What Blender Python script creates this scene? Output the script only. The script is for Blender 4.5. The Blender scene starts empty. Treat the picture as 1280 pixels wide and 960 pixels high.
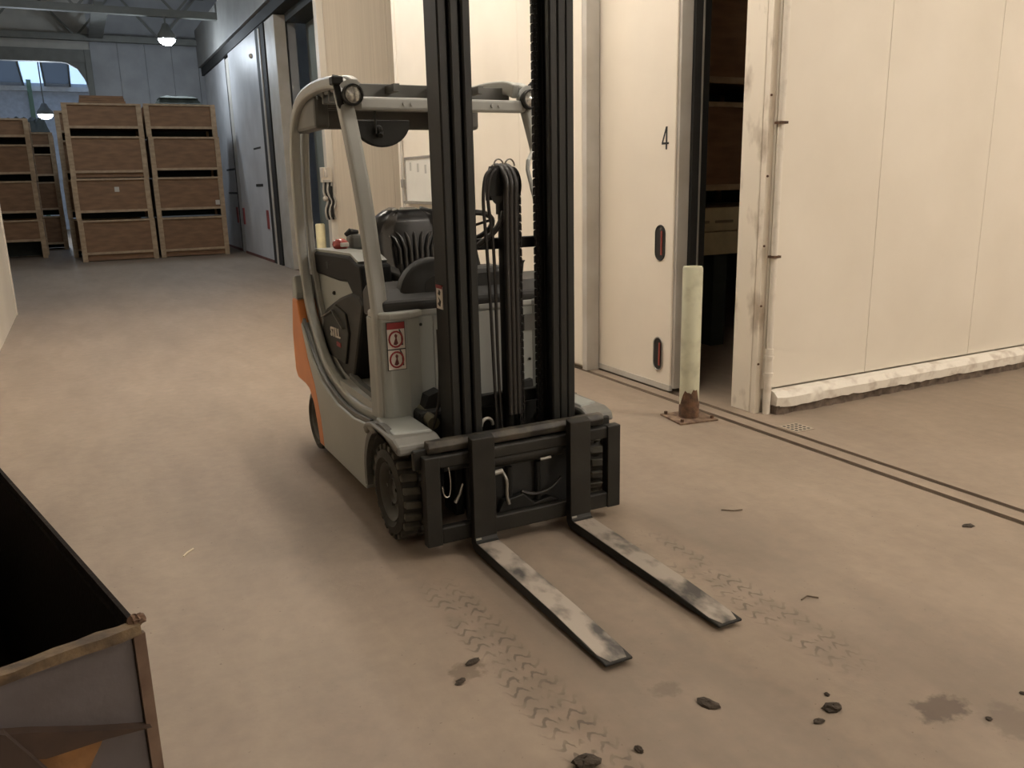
import bpy, bmesh, math, random
from mathutils import Vector, Matrix
random.seed(7)
R = math.radians
sc = bpy.context.scene
col = sc.collection

# ------------------------------------------------------------------ camera
def cam_matrix(yaw, pitch, roll, loc):
    f = Vector((math.sin(yaw)*math.cos(pitch), math.cos(yaw)*math.cos(pitch), -math.sin(pitch)))
    r0 = Vector((math.cos(yaw), -math.sin(yaw), 0)); u0 = r0.cross(f)
    r = math.cos(roll)*r0 + math.sin(roll)*u0
    u = -math.sin(roll)*r0 + math.cos(roll)*u0
    m = Matrix.Identity(4)
    for i in range(3):
        m[i][0] = r[i]; m[i][1] = u[i]; m[i][2] = -f[i]; m[i][3] = loc[i]
    return m
cd = bpy.data.cameras.new('camera'); cam = bpy.data.objects.new('camera', cd); col.objects.link(cam)
cd.sensor_width = 36; cd.lens = 1036/1280*36; cd.clip_start = .05; cd.clip_end = 200
cam.matrix_world = cam_matrix(R(26.9), R(13.7), R(-1.3), (0, 0, 1.6))
sc.camera = cam

# ------------------------------------------------------------------ world, exposure
w = bpy.data.worlds.new('world'); sc.world = w; w.use_nodes = True
bg = w.node_tree.nodes['Background']; bg.inputs[0].default_value = (.55, .72, 1, 1); bg.inputs[1].default_value = 2.2
vs = sc.view_settings; vs.view_transform = 'Standard'; vs.look = 'None'; vs.exposure = 1.4; vs.gamma = 1; vs.use_curve_mapping = False
try:
    sc.cycles.use_denoising = True; sc.cycles.max_bounces = 8; sc.cycles.sample_clamp_indirect = 4
except Exception: pass

WARM = (1, .91, .81); COOL = (.80, .90, 1)
# lamps of the hall plus an added rear pair (their housings are built further down): name, place, length, direction, power, colour
LAMPS = [('first', (1.95, 1.3, 5.6), 2.3, 'y', 8, WARM), ('second', (1.95, 3.8, 5.6), 2.3, 'y', 100, WARM),
         ('third', (1.95, 6.3, 5.6), 2.3, 'y', 95, WARM), ('fourth', (1.95, 8.8, 5.6), 2.3, 'y', 95, WARM),
         ('fifth', (1.95, 11.3, 5.6), 2.3, 'y', 65, WARM), ('side', (6.9, 0.2, 5.5), 2.3, 'y', 265, WARM),
         ('rear left', (.6, -5.2, 4.6), 2.3, "y", 40, WARM), ('rear right', (5.2, -5.0, 4.6), 2.3, 'y', 240, WARM)]  # rear pair added behind the camera to brighten surfaces facing it

# ------------------------------------------------------------------ materials
MATS = {}
def mat(name, c, rough=.6, metal=0., c2=None, scale=6., detail=4., bump=0., bscale=60., contrast=(.35, .65), spec=.5, coord='Object', stretch=(1, 1, 1)):
    if name in MATS: return MATS[name]
    m = bpy.data.materials.new(name); m.use_nodes = True
    nt = m.node_tree; N = nt.nodes; L = nt.links
    b = N['Principled BSDF']; b.inputs['Roughness'].default_value = rough; b.inputs['Metallic'].default_value = metal
    b.inputs['Specular IOR Level'].default_value = spec
    c2 = c2 or tuple(v*.82 for v in c)
    tc = N.new('ShaderNodeTexCoord'); mp = N.new('ShaderNodeMapping'); mp.inputs['Scale'].default_value = stretch
    L.new(tc.outputs[coord], mp.inputs[0])
    n = N.new('ShaderNodeTexNoise'); n.inputs['Scale'].default_value = scale; n.inputs['Detail'].default_value = detail
    L.new(mp.outputs[0], n.inputs['Vector'])
    rp = N.new('ShaderNodeValToRGB'); e = rp.color_ramp.elements
    e[0].position, e[1].position = contrast; e[0].color = (*c2, 1); e[1].color = (*c, 1)
    L.new(n.outputs['Fac'], rp.inputs[0]); L.new(rp.outputs[0], b.inputs['Base Color'])
    if bump:
        n2 = N.new('ShaderNodeTexNoise'); n2.inputs['Scale'].default_value = bscale; n2.inputs['Detail'].default_value = 3
        L.new(mp.outputs[0], n2.inputs['Vector'])
        bp = N.new('ShaderNodeBump'); bp.inputs['Strength'].default_value = bump; bp.inputs['Distance'].default_value = .01
        L.new(n2.outputs['Fac'], bp.inputs['Height']); L.new(bp.outputs[0], b.inputs['Normal'])
    MATS[name] = m; return m
def emis(name, c, s):
    m = bpy.data.materials.new(name); m.use_nodes = True; nt = m.node_tree
    for n in list(nt.nodes): nt.nodes.remove(n)
    o = nt.nodes.new('ShaderNodeOutputMaterial'); e = nt.nodes.new('ShaderNodeEmission')
    e.inputs[0].default_value = (*c, 1); e.inputs[1].default_value = s; nt.links.new(e.outputs[0], o.inputs[0]); return m

M = dict(
 cream=mat('cream_panel', (.78, .72, .62), .45, c2=(.72, .66, .56), scale=1.2, bump=.03, bscale=30),
 cream_rib=mat('cream_ribbed', (.74, .66, .54), .5, c2=(.66, .585, .475), scale=9, stretch=(6, 6, .05), contrast=(.3, .7)),
 cream_dirty=mat('cream_post', (.74, .67, .56), .55, c2=(.42, .35, .27), scale=7, contrast=(.28, .45), stretch=(1, 1, .5)),
 door=mat('door_white', (.78, .715, .61), .4, c2=(.73, .665, .565), scale=1.5),
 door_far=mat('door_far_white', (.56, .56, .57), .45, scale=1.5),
 doorgrey=mat('door_edge_grey', (.50, .48, .44), .5, c2=(.42, .39, .34), scale=3),
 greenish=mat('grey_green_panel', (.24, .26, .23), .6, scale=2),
 black=mat('black_rubber', (.012, .012, .011), .7),
 curb=mat('curb_paint', (.78, .73, .64), .7, c2=(.55, .48, .40), scale=9, contrast=(.3, .5), bump=.3, bscale=25),
 curbbase=mat('curb_concrete', (.16, .12, .09), .9, c2=(.07, .05, .035), scale=14, bump=.5),
 pipe=mat('pipe_white', (.74, .68, .59), .45, c2=(.55, .48, .4), scale=8, contrast=(.25, .45)),
 bollard=mat('bollard_paint', (.56, .55, .40), .6, c2=(.40, .38, .27), scale=8, contrast=(.3, .55), bump=.15, bscale=30),
 bollard_y=mat('bollard_paint_yellow', (.75, .68, .42), .6, c2=(.62, .55, .33)),
 rust=mat('rust', (.16, .085, .045), .9, c2=(.07, .04, .025), scale=18, bump=.5),
 endwall=mat('end_wall_grey', (.33, .34, .355), .6, scale=2),
 roof=mat('roof_sheet', (.46, .45, .41), .7, scale=2),
 steel=mat('truss_steel', (.16, .165, .15), .6, scale=5),
 fascia=mat('fascia', (.27, .265, .25), .6, scale=2),
 wood=mat('bin_plywood', (.26, .145, .075), .75, c2=(.19, .105, .055), scale=5, stretch=(.6, .6, 3), bump=.1),
 woodlight=mat('bin_timber', (.46, .335, .21), .75, c2=(.33, .23, .14), scale=7, stretch=(1, 1, 2), bump=.1),
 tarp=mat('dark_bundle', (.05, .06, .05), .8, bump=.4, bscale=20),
 body=mat('forklift_grey', (.31, .325, .30), .42, c2=(.28, .293, .27), scale=3),
 frame=mat('forklift_frame_grey', (.37, .378, .35), .4, c2=(.325, .33, .305), scale=3),
 bodydark=mat('forklift_lip_grey', (.10, .10, .09), .5),
 orange=mat('forklift_orange', (.60, .20, .045), .45, c2=(.52, .165, .035), scale=4),
 plastic=mat('forklift_plastic', (.022, .022, .020), .55, spec=.2, bump=.05, bscale=120),
 dash=mat('dash_plastic', (.036, .036, .034), .55, spec=.3),
 vinyl=mat('seat_vinyl', (.012, .012, .012), .28, bump=.04, bscale=150),
 mast=mat('mast_steel', (.010, .0105, .0095), .5, spec=.25, c2=(.007, .007, .0065), scale=5, stretch=(3, 3, .2)),
 mastedge=mat('mast_flange', (.017, .018, .016), .45, spec=.3, c2=(.012, .012, .011), scale=5, stretch=(3, 3, .3)),
 carriage=mat('carriage_steel', (.020, .019, .016), .5, spec=.3, c2=(.013, .012, .010), scale=8),
 carrworn=mat('carriage_worn', (.07, .06, .045), .45, spec=.3, c2=(.022, .02, .017), scale=12, contrast=(.4, .6)),
 chain=mat('chain_steel', (.018, .016, .014), .6, spec=.2),
 hose=mat('hose_rubber', (.018, .016, .014), .5),
 tyre=mat('tyre_rubber', (.04, .037, .03), .85, c2=(.026, .024, .019), scale=10, bump=.2),
 tread=mat('tread_lit', (.085, .078, .06), .9, c2=(.055, .05, .039), scale=14),  # lug tops paler than the tyre, painting in the shade of the slots
 rim=mat('rim_paint', (.075, .072, .06), .6, c2=(.05, .048, .04), scale=10),
 forktop=mat('fork_worn', (.34, .29, .24), .55, c2=(.055, .05, .045), scale=9, contrast=(.34, .55), stretch=(1.2, .7, 1)),
 lens=mat('lamp_lens', (.65, .65, .6), .15, metal=.6, c2=(.25, .25, .24), scale=60),
 chrome=mat('chrome', (.7, .7, .68), .25, metal=1.),
 white=mat('white_sticker', (.62, .57, .50), .6),
 red=mat('red_print', (.26, .02, .022), .6),
 redhandle=mat('red_handle', (.30, .05, .035), .4),
 darkprint=mat('dark_print', (.02, .02, .02), .6),
 board=mat('whiteboard', (.74, .73, .68), .35, c2=(.70, .69, .64), scale=4),
 alu=mat('aluminium', (.38, .36, .32), .4, metal=.4),
 skip=mat('skip_grey_paint', (.085, .074, .076), .55, c2=(.06, .05, .05), scale=5, contrast=(.3, .6), bump=.1),
 skiprust=mat('skip_rust', (.15, .10, .05), .8, c2=(.05, .032, .018), scale=16, contrast=(.38, .62), bump=.4),
 skip_shade=mat('skip_inside_shade', (.013, .009, .007), .85, spec=.1, bump=.2),  # near black colour carries the shade of the unlit inside
 clod=mat('dirt_clod', (.05, .036, .024), .9, bump=.6, bscale=90),
 twigm=mat('twig', (.14, .10, .065), .8),
 straw=mat('straw', (.7, .6, .42), .7),
 grate=mat('drain_metal', (.34, .28, .21), .6, scale=20),
 crate=mat('crate_cream', (.72, .60, .38), .7),
)
def floor_material():
    m = bpy.data.materials.new('concrete_floor'); m.use_nodes = True; nt = m.node_tree; N = nt.nodes; L = nt.links
    b = N['Principled BSDF']; b.inputs['Roughness'].default_value = .62; b.inputs['Specular IOR Level'].default_value = .35
    g = N.new('ShaderNodeNewGeometry'); P = g.outputs['Position']
    def noise(scale, detail=4, vec=P, rough=.55, dist=0):
        n = N.new('ShaderNodeTexNoise'); n.inputs['Scale'].default_value = scale; n.inputs['Detail'].default_value = detail
        n.inputs['Roughness'].default_value = rough; n.inputs['Distortion'].default_value = dist
        L.new(vec, n.inputs['Vector']); return n.outputs['Fac']
    def ramp(v, p0, p1, c0=(0, 0, 0), c1=(1, 1, 1)):
        r = N.new('ShaderNodeValToRGB'); e = r.color_ramp.elements; e[0].position = p0; e[1].position = p1
        e[0].color = (*c0, 1); e[1].color = (*c1, 1); L.new(v, r.inputs[0]); return r.outputs[0]
    def math_(op, a, b_=None, c=None):
        n = N.new('ShaderNodeMath'); n.operation = op
        for i, v in enumerate((a, b_, c)):
            if v is None: continue
            if isinstance(v, (int, float)): n.inputs[i].default_value = v
            else: L.new(v, n.inputs[i])
        return n.outputs[0]
    def mix(fac, a, b_, mode='MIX'):
        n = N.new('ShaderNodeMix'); n.data_type = 'RGBA'; n.blend_type = mode
        for s, v in ((n.inputs['Factor'], fac), (n.inputs['A'], a), (n.inputs['B'], b_)):
            if isinstance(v, (int, float)): s.default_value = v
            elif isinstance(v, tuple): s.default_value = (*v, 1)
            else: L.new(v, s)
        return n.outputs['Result']
    mp = N.new('ShaderNodeMapping'); mp.inputs['Scale'].default_value = (1, .35, 1); L.new(P, mp.inputs[0])
    base = ramp(noise(1.1, 5, mp.outputs[0]), .32, .68, (.242, .19, .145), (.298, .235, .178))
    fine = ramp(noise(14, 6), .3, .75, (.90, .90, .90), (1.05, 1.04, 1.02))
    c = mix(1.0, base, fine, 'MULTIPLY')
    c = mix(1.0, c, ramp(noise(4.5, 6, mp.outputs[0], .65, .4), .3, .7, (.90, .89, .88), (1.05, 1.05, 1.05)), 'MULTIPLY')
    streak = ramp(noise(2.6, 5, mp.outputs[0], dist=.6), .52, .70)
    c = mix(math_('MULTIPLY', streak, .3), c, (.17, .135, .10))
    speck = ramp(noise(55, 2), .70, .76)
    c = mix(math_('MULTIPLY', speck, .55), c, (.10, .07, .05))
    # rubber and dirt left in the lanes the truck drives, with lug prints; the wide lanes also carry mast shade
    sp = N.new('ShaderNodeSeparateXYZ'); L.new(P, sp.inputs[0]); x, y = sp.outputs[0], sp.outputs[1]
    wob = math_('MULTIPLY', math_('SUBTRACT', noise(14, 3), .5), .06)
    def band(x0, wd, ylo, yhi):
        cx = math_('ADD', x, wob)
        d = math_('ABSOLUTE', math_('SUBTRACT', cx, x0))
        inb = N.new('ShaderNodeMapRange'); inb.inputs[1].default_value = wd; inb.inputs[2].default_value = wd*.6; L.new(d, inb.inputs[0])
        a = N.new('ShaderNodeMapRange'); a.inputs[1].default_value = ylo; a.inputs[2].default_value = ylo+.25; L.new(y, a.inputs[0])
        z = N.new('ShaderNodeMapRange'); z.inputs[1].default_value = yhi; z.inputs[2].default_value = yhi-.3; L.new(y, z.inputs[0])
        return math_('MULTIPLY', inb.outputs[0], math_('MULTIPLY', a.outputs[0], z.outputs[0]))
    def lugs(x0):
        dx = math_('ABSOLUTE', math_('SUBTRACT', math_('ADD', x, wob), x0))
        s = math_('SINE', math_('MULTIPLY', math_('ADD', math_('ADD', y, math_('MULTIPLY', wob, .4)), math_('MULTIPLY', math_('SINE', math_('MULTIPLY', dx, 110)), .016)), 105))
        gapm = ramp(math_('ABSOLUTE', math_('SUBTRACT', dx, .012)), .004, .012)
        return math_('MULTIPLY', ramp(s, .45, .85), gapm)
    prints = None
    for x0, yl, yh in ((2.13, 1.62, 3.0), (1.12, 1.2, 3.0)):
        bnd = band(x0, .105, yl, yh)
        dust = math_('MULTIPLY', bnd, ramp(noise(6, 4), .38, .6))
        c = mix(math_('MULTIPLY', dust, .35), c, (.12, .092, .068))
        pr = math_('MULTIPLY', math_('MULTIPLY', bnd, lugs(x0)), ramp(noise(5, 3), .38, .52))
        c = mix(math_('MULTIPLY', pr, .6), c, (.065, .047, .033))
    for x0, wd in ((2.45, .30), (1.52, .34)):  # wide lanes: dirt, deepened in colour for the mast's shadow bands
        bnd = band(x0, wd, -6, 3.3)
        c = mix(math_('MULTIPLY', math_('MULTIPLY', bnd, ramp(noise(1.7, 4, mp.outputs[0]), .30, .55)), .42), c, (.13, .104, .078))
    def blob(px, py, rx, ry, k, colr):
        nonlocal c
        dx = math_('DIVIDE', math_('SUBTRACT', x, px), rx); dy = math_('DIVIDE', math_('SUBTRACT', y, py), ry)
        d = math_('SQRT', math_('ADD', math_('MULTIPLY', dx, dx), math_('MULTIPLY', dy, dy)))
        d = math_('ADD', d, math_('MULTIPLY', math_('SUBTRACT', noise(22, 4), .5), 2.2))
        mr = N.new('ShaderNodeMapRange'); mr.inputs[1].default_value = 1.05; mr.inputs[2].default_value = .6; L.new(d, mr.inputs[0])
        c = mix(math_('MULTIPLY', mr.outputs[0], k), c, colr)
    blob(2.165, 1.405, .10, .065, .75, (.07, .05, .038))
    blob(1.49, 1.89, .055, .045, .5, (.11, .08, .06))
    blob(.97, 2.30, .07, .06, .55, (.10, .065, .04))
    blob(2.3, 1.25, .10, .10, .4, (.09, .065, .05))
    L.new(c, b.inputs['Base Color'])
    bp = N.new('ShaderNodeBump'); bp.inputs['Strength'].default_value = .12; bp.inputs['Distance'].default_value = .01
    L.new(noise(40, 5), bp.inputs['Height']); L.new(bp.outputs[0], b.inputs['Normal'])
    return m
M['floor'] = floor_material()
def translucent(name, c):
    m = bpy.data.materials.new(name); m.use_nodes = True; nt = m.node_tree
    for n in list(nt.nodes): nt.nodes.remove(n)
    o = nt.nodes.new('ShaderNodeOutputMaterial'); t = nt.nodes.new('ShaderNodeBsdfTranslucent'); d = nt.nodes.new('ShaderNodeBsdfDiffuse')
    mx = nt.nodes.new('ShaderNodeMixShader'); mx.inputs[0].default_value = .35
    t.inputs[0].default_value = (*c, 1); d.inputs[0].default_value = (*c, 1)
    nt.links.new(t.outputs[0], mx.inputs[1]); nt.links.new(d.outputs[0], mx.inputs[2]); nt.links.new(mx.outputs[0], o.inputs[0]); return m
M['rooflight'] = translucent('rooflight_sheet', (.7, .74, .78)); M['grp'] = translucent('hall_roof_sheet', (.20, .21, .22))

# ------------------------------------------------------------------ mesh helpers
class MB:
    def __init__(s): s.v = []; s.f = []
    def add(s, vs_, fs):
        o = len(s.v); s.v += [tuple(p) for p in vs_]; s.f += [tuple(i+o for i in f) for f in fs]; return s
    def box(s, x0, x1, y0, y1, z0, z1):
        return s.add([(x0,y0,z0),(x1,y0,z0),(x1,y1,z0),(x0,y1,z0),(x0,y0,z1),(x1,y0,z1),(x1,y1,z1),(x0,y1,z1)],
                     [(0,3,2,1),(4,5,6,7),(0,1,5,4),(1,2,6,5),(2,3,7,6),(3,0,4,7)])
    def bar(s, p, q, w_, h_, up=(0, 0, 1)):
        return s.sweep([p, q], w_, h_, up)
    def sweep(s, pts, w_, h_, up=(0, 0, 1)):
        """rectangle of width w_ (along side) and height h_ (along path normal) swept along points"""
        pts = [Vector(p) for p in pts]; n = len(pts); vs_ = []
        for i, p in enumerate(pts):
            t = ((pts[min(i+1, n-1)]-pts[max(i-1, 0)])).normalized()
            side = t.cross(Vector(up)); side = side.normalized() if side.length > 1e-6 else Vector((1, 0, 0))
            nn = side.cross(t).normalized()
            ww = w_[i] if isinstance(w_, (list, tuple)) else w_; hh = h_[i] if isinstance(h_, (list, tuple)) else h_
            for a, b_ in ((-1,-1),(1,-1),(1,1),(-1,1)): vs_.append(p+side*a*ww/2+nn*b_*hh/2)
        fs = [(0,1,2,3), tuple((n-1)*4+k for k in (3,2,1,0))]
        for i in range(n-1):
            for k in range(4): fs.append((i*4+k, (i+1)*4+k, (i+1)*4+(k+1)%4, i*4+(k+1)%4))
        return s.add(vs_, fs)
    def tube(s, pts, r, n=8):
        pts = [Vector(p) for p in pts]; m = len(pts); vs_ = []; prev = None
        for i, p in enumerate(pts):
            t = (pts[min(i+1, m-1)]-pts[max(i-1, 0)]).normalized()
            if prev is None:
                a = Vector((0, 0, 1)) if abs(t.z) < .9 else Vector((1, 0, 0)); u = t.cross(a).normalized()
            else: u = (prev-t*prev.dot(t)).normalized()
            prev = u; v_ = t.cross(u); rr = r[i] if isinstance(r, (list, tuple)) else r
            for k in range(n):
                an = 2*math.pi*k/n; vs_.append(p+(u*math.cos(an)+v_*math.sin(an))*rr)
        fs = [tuple(range(n))[::-1], tuple((m-1)*n+k for k in range(n))]
        for i in range(m-1):
            for k in range(n): fs.append((i*n+k, i*n+(k+1)%n, (i+1)*n+(k+1)%n, (i+1)*n+k))
        return s.add(vs_, fs)
    def prism(s, poly, axis, a, b_):
        n = len(poly)
        def P(u, v_, t): return {'x': (t, u, v_), 'y': (u, t, v_), 'z': (u, v_, t)}[axis]
        vs_ = [P(u, v_, a) for u, v_ in poly]+[P(u, v_, b_) for u, v_ in poly]
        fs = [tuple(range(n))[::-1], tuple(range(n, 2*n))]+[(i, (i+1)%n, n+(i+1)%n, n+i) for i in range(n)]
        return s.add(vs_, fs)
    def lathe(s, prof, c, axis='x', n=32, closed=False):
        """prof: (along, radius)"""
        m = len(prof); vs_ = []
        for k in range(n):
            an = 2*math.pi*k/n; ca, sa = math.cos(an), math.sin(an)
            for t, r in prof:
                vs_.append({'x': (c[0]+t, c[1]+r*ca, c[2]+r*sa), 'y': (c[0]+r*ca, c[1]+t, c[2]+r*sa), 'z': (c[0]+r*ca, c[1]+r*sa, c[2]+t)}[axis])
        fs = []
        for k in range(n):
            k2 = (k+1) % n
            for i in range(m if closed else m-1):
                j = (i+1) % m; fs.append((k*m+i, k*m+j, k2*m+j, k2*m+i))
        return s.add(vs_, fs)
    def cyl(s, p, q, r, n=16): return s.tube([p, q], r, n)
    def ball(s, c, r, n=10, m=6, sq=(1, 1, 1), jit=0):
        prof = []; vs_ = []; fs = []
        for i in range(m+1):
            th = math.pi*i/m
            for k in range(n):
                an = 2*math.pi*k/n; j = 1+random.uniform(-jit, jit)
                vs_.append((c[0]+r*sq[0]*math.sin(th)*math.cos(an)*j, c[1]+r*sq[1]*math.sin(th)*math.sin(an)*j, c[2]+r*sq[2]*math.cos(th)*j))
        for i in range(m):
            for k in range(n): fs.append((i*n+k, (i+1)*n+k, (i+1)*n+(k+1)%n, i*n+(k+1)%n))
        return s.add(vs_, fs)
    def grid(s, fn, nu, nv):
        vs_ = [fn(i/(nu-1), j/(nv-1)) for i in range(nu) for j in range(nv)]
        return s.add(vs_, [(i*nv+j, (i+1)*nv+j, (i+1)*nv+j+1, i*nv+j+1) for i in range(nu-1) for j in range(nv-1)])
    def mesh(s, name, off=(0, 0, 0)):
        me = bpy.data.meshes.new(name)
        me.from_pydata([(a-off[0], b_-off[1], c-off[2]) for a, b_, c in s.v], [], s.f)
        bm = bmesh.new(); bm.from_mesh(me); bmesh.ops.remove_doubles(bm, verts=bm.verts, dist=1e-6)
        bmesh.ops.recalc_face_normals(bm, faces=bm.faces); bm.to_mesh(me); bm.free(); return me
def root_of(o):
    while o.parent: o = o.parent
    return o
def part(name, mb, m, parent=None, bevel=0., smooth=False, label=None, off=None, solid=0., segs=2):
    """one mesh object; geometry given in world metres"""
    if off is None: off = tuple(root_of(parent).location) if parent else (0, 0, 0)
    me = mb.mesh(name, off); o = bpy.data.objects.new(name, me); col.objects.link(o)
    me.materials.append(M[m] if isinstance(m, str) else m)
    if parent: o.parent = parent
    else: o.location = off
    if solid:
        sm = o.modifiers.new('solid', 'SOLIDIFY'); sm.thickness = solid; sm.offset = 0
    if bevel:
        b = o.modifiers.new('bevel', 'BEVEL'); b.width = bevel; b.segments = segs; b.limit_method = 'ANGLE'; b.angle_limit = R(40)
    if smooth:
        for p in me.polygons: p.use_smooth = True
        try: me.set_sharp_from_angle(angle=R(40))
        except Exception: pass
    if label: o['label'] = label
    return o
def tag(o, label, cat, group=None):
    o['label'] = label; o['category'] = cat
    if group: o['group'] = group
    return o
def thing(name, loc, label, cat, group=None):
    o = bpy.data.objects.new(name, None); col.objects.link(o); o.location = loc; o.empty_display_size = .1
    return tag(o, label, cat, group)
def struct(o, label=None, cat=None):
    o['kind'] = 'structure'
    if label: o['label'] = label
    if cat: o['category'] = cat
    return o
def box(*a): return MB().box(*a)

# ================================================================== SETTING
# floor: three slabs with two real slots for the sliding-door track between them
X0, X1, Y0, Y1 = -8, 11, -8, 46
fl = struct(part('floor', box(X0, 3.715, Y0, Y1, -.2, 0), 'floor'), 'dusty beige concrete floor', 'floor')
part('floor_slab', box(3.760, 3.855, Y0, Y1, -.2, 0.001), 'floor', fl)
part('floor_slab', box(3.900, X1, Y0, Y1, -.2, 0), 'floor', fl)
part('track_groove', box(3.72, 3.91, Y0, Y1, -.2, -.014), mat('groove_dirt', (.10, .068, .042), .9, c2=(.05, .035, .022), scale=12), fl)

# right-hand cold store: wall that faces the camera
def panel_run(parent, axis, plane, depth, starts, z0, z1, m, gap=.0015):
    for a, b_ in zip(starts[:-1], starts[1:]):
        if axis == 'x': part('wall_panel', box(a+gap, b_-gap, plane, plane+depth, z0, z1), m, parent, bevel=.0015, segs=1)
        else: part('wall_panel', box(plane, plane+depth, a+gap, b_-gap, z0, z1), m, parent, bevel=.0015, segs=1)
wr = struct(part('wall_right', box(4.06, X1, 4.20, 4.26, 0, 5.6), 'cream_dirty'), 'cream panelled cold store wall beside the open doorway', 'wall')
panel_run(wr, 'x', 4.16, .06, [4.05, 5.05, 6.23, 7.4, 8.6, 9.8, X1], .17, 5.6, 'cream')
# corner post between doorway and wall
cp = struct(part('trim_1', box(3.995, 4.06, 4.225, 4.41, 0, 5.6), 'cream_dirty', bevel=.004), 'cream door post with dirty scuffed foot', 'post')
part('reveal', box(4.06, 4.12, 4.26, 4.41, 0, 5.6), 'doorgrey', cp)
part('post_flange', box(4.0, 4.05, 4.178, 4.225, 0, 5.6), 'cream_dirty', cp)
for z in (.35, .75, 1.15, 1.6, 2.1): part('rivet', MB().ball((4.012, 4.174, z), .008), 'rust', cp)

# painted concrete kerb
def kerb():
    k = MB(); n = 60; xs = [4.10+(7.4-4.10)*i/(n-1) for i in range(n)]; vs_ = []; fs = []
    for i, x in enumerate(xs):
        j = lambda a: random.uniform(-a, a)
        d = 0 if i > 0 else .02
        vs_ += [(x, 4.15, .055), (x, 4.055+j(.004)+d, .055+j(.006)), (x, 4.05+j(.003)+d, .12+j(.003)), (x, 4.085+d, .158+j(.003)), (x, 4.15, .163)]
    for i in range(n-1):
        for q in range(4): fs.append((i*5+q, (i+1)*5+q, (i+1)*5+q+1, i*5+q+1))
    fs.append((0, 1, 2, 3, 4)); fs.append(tuple((n-1)*5+q for q in range(5))[::-1]); k.add(vs_, fs)
    o = struct(part('baseboard_right', k, 'curb', smooth=True), 'chipped cream painted concrete kerb along the wall foot', 'kerb')
    b_ = MB(); vs_ = []; fs = []
    for i, x in enumerate(xs):
        j = lambda a: random.uniform(-a, a)
        vs_ += [(x, 4.15, 0), (x, 4.065+j(.012), 0), (x, 4.072+j(.008), .062), (x, 4.15, .062)]
    for i in range(n-1):
        for q in range(3): fs.append((i*4+q, (i+1)*4+q, (i+1)*4+q+1, i*4+q+1))
    fs.append((0, 1, 2, 3)); b_.add(vs_, fs)
    part('kerb_footing', b_, 'curbbase', o)
kerb()

# drain pipe on the corner
t = thing('drain_pipe', (4.068, 4.135, 0), 'white drain pipe running down the wall corner by the doorway', 'pipe')
part('pipe', MB().cyl((4.068, 4.135, .42), (4.068, 4.135, 5.6), .022, 14), 'pipe', t, smooth=True)
part('pipe_end', MB().tube([(4.068, 4.135, .0), (4.068, 4.135, .1), (4.068, 4.135, .38), (4.068, 4.135, .46)], [.026, .027, .028, .028], 14), 'pipe', t, smooth=True)
for z in (.40, .28): part('pipe_collar', MB().lathe([(-.012, .020), (-.012, .033), (.012, .033), (.012, .020)], (4.068, 4.135, z), 'z', 16), 'pipe', t, smooth=True)
for z in (1.08, 1.93):
    part('pipe_clip', MB().box(4.035, 4.1, 4.105, 4.16, z-.008, z+.008), 'rust', t)

# door four: sliding leaf in front of the doorway
d4 = struct(part('door_1', box(3.885, 3.985, 4.93, 6.3, .03, 5.0), 'doorgrey', bevel=.004), 'white sliding cold store door with black numeral and two recessed handles', 'door')
part('door_skin', box(3.868, 3.885, 4.955, 6.3, .05, 5.0), 'door', d4, bevel=.006)
part('edge_seal', box(3.985, 4.05, 4.905, 4.95, .02, 5.0), 'black', d4, bevel=.004)
part('bottom_seal', box(3.862, 3.89, 4.95, 6.3, .012, .055), 'doorgrey', d4)
part('edge_trim', box(4.05, 4.062, 4.90, 4.912, 0, 5.0), 'alu', d4)
# numeral 4, painted
n4 = MB(); xf = 3.8655
def q4(a, b_, wd):   # stroke on the door face, a/b = (y, z)
    dv = Vector((b_[0]-a[0], b_[1]-a[1])).normalized(); nv = Vector((-dv.y, dv.x))*wd/2
    n4.prism([(a[0]+nv.x, a[1]+nv.y), (b_[0]+nv.x, b_[1]+nv.y), (b_[0]-nv.x, b_[1]-nv.y), (a[0]-nv.x, a[1]-nv.y)], 'x', xf, xf+.004)
q4((5.055, 1.965), (5.055, 1.805), .016); q4((5.058, 1.962), (5.105, 1.848), .013); q4((5.11, 1.848), (5.028, 1.848), .015)
part('numeral', n4, 'darkprint', d4, label='black painted numeral 4')
def stadium(cy, cz, wy, hz, n=10):
    r = wy/2; pts = []
    for k in range(n+1): an = math.pi*k/n; pts.append((cy+r*math.cos(an), cz+hz/2-r+r*math.sin(an)))
    for k in range(n+1): an = math.pi+math.pi*k/n; pts.append((cy+r*math.cos(an), cz-hz/2+r+r*math.sin(an)))
    return pts
for cz in (1.13, .28):
    cy = 5.105
    h = part('handle', MB().prism(stadium(cy, cz, .115, .26), 'x', 3.8645, 3.8705), 'black', d4, bevel=.002, label='black recessed pull handle')
    part('handle_rim', MB().tube([(3.866, a, b_) for a, b_ in stadium(cy, cz, .112, .257)]+[(3.866, *stadium(cy, cz, .112, .257)[0])], .006, 6), 'alu' if cz < .5 else 'black', h, smooth=True)
    part('grip', box(3.858, 3.864, cy-.03, cy-.012, cz-.09, cz+.09), 'redhandle', h, bevel=.003, label='red grip bar')

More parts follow.
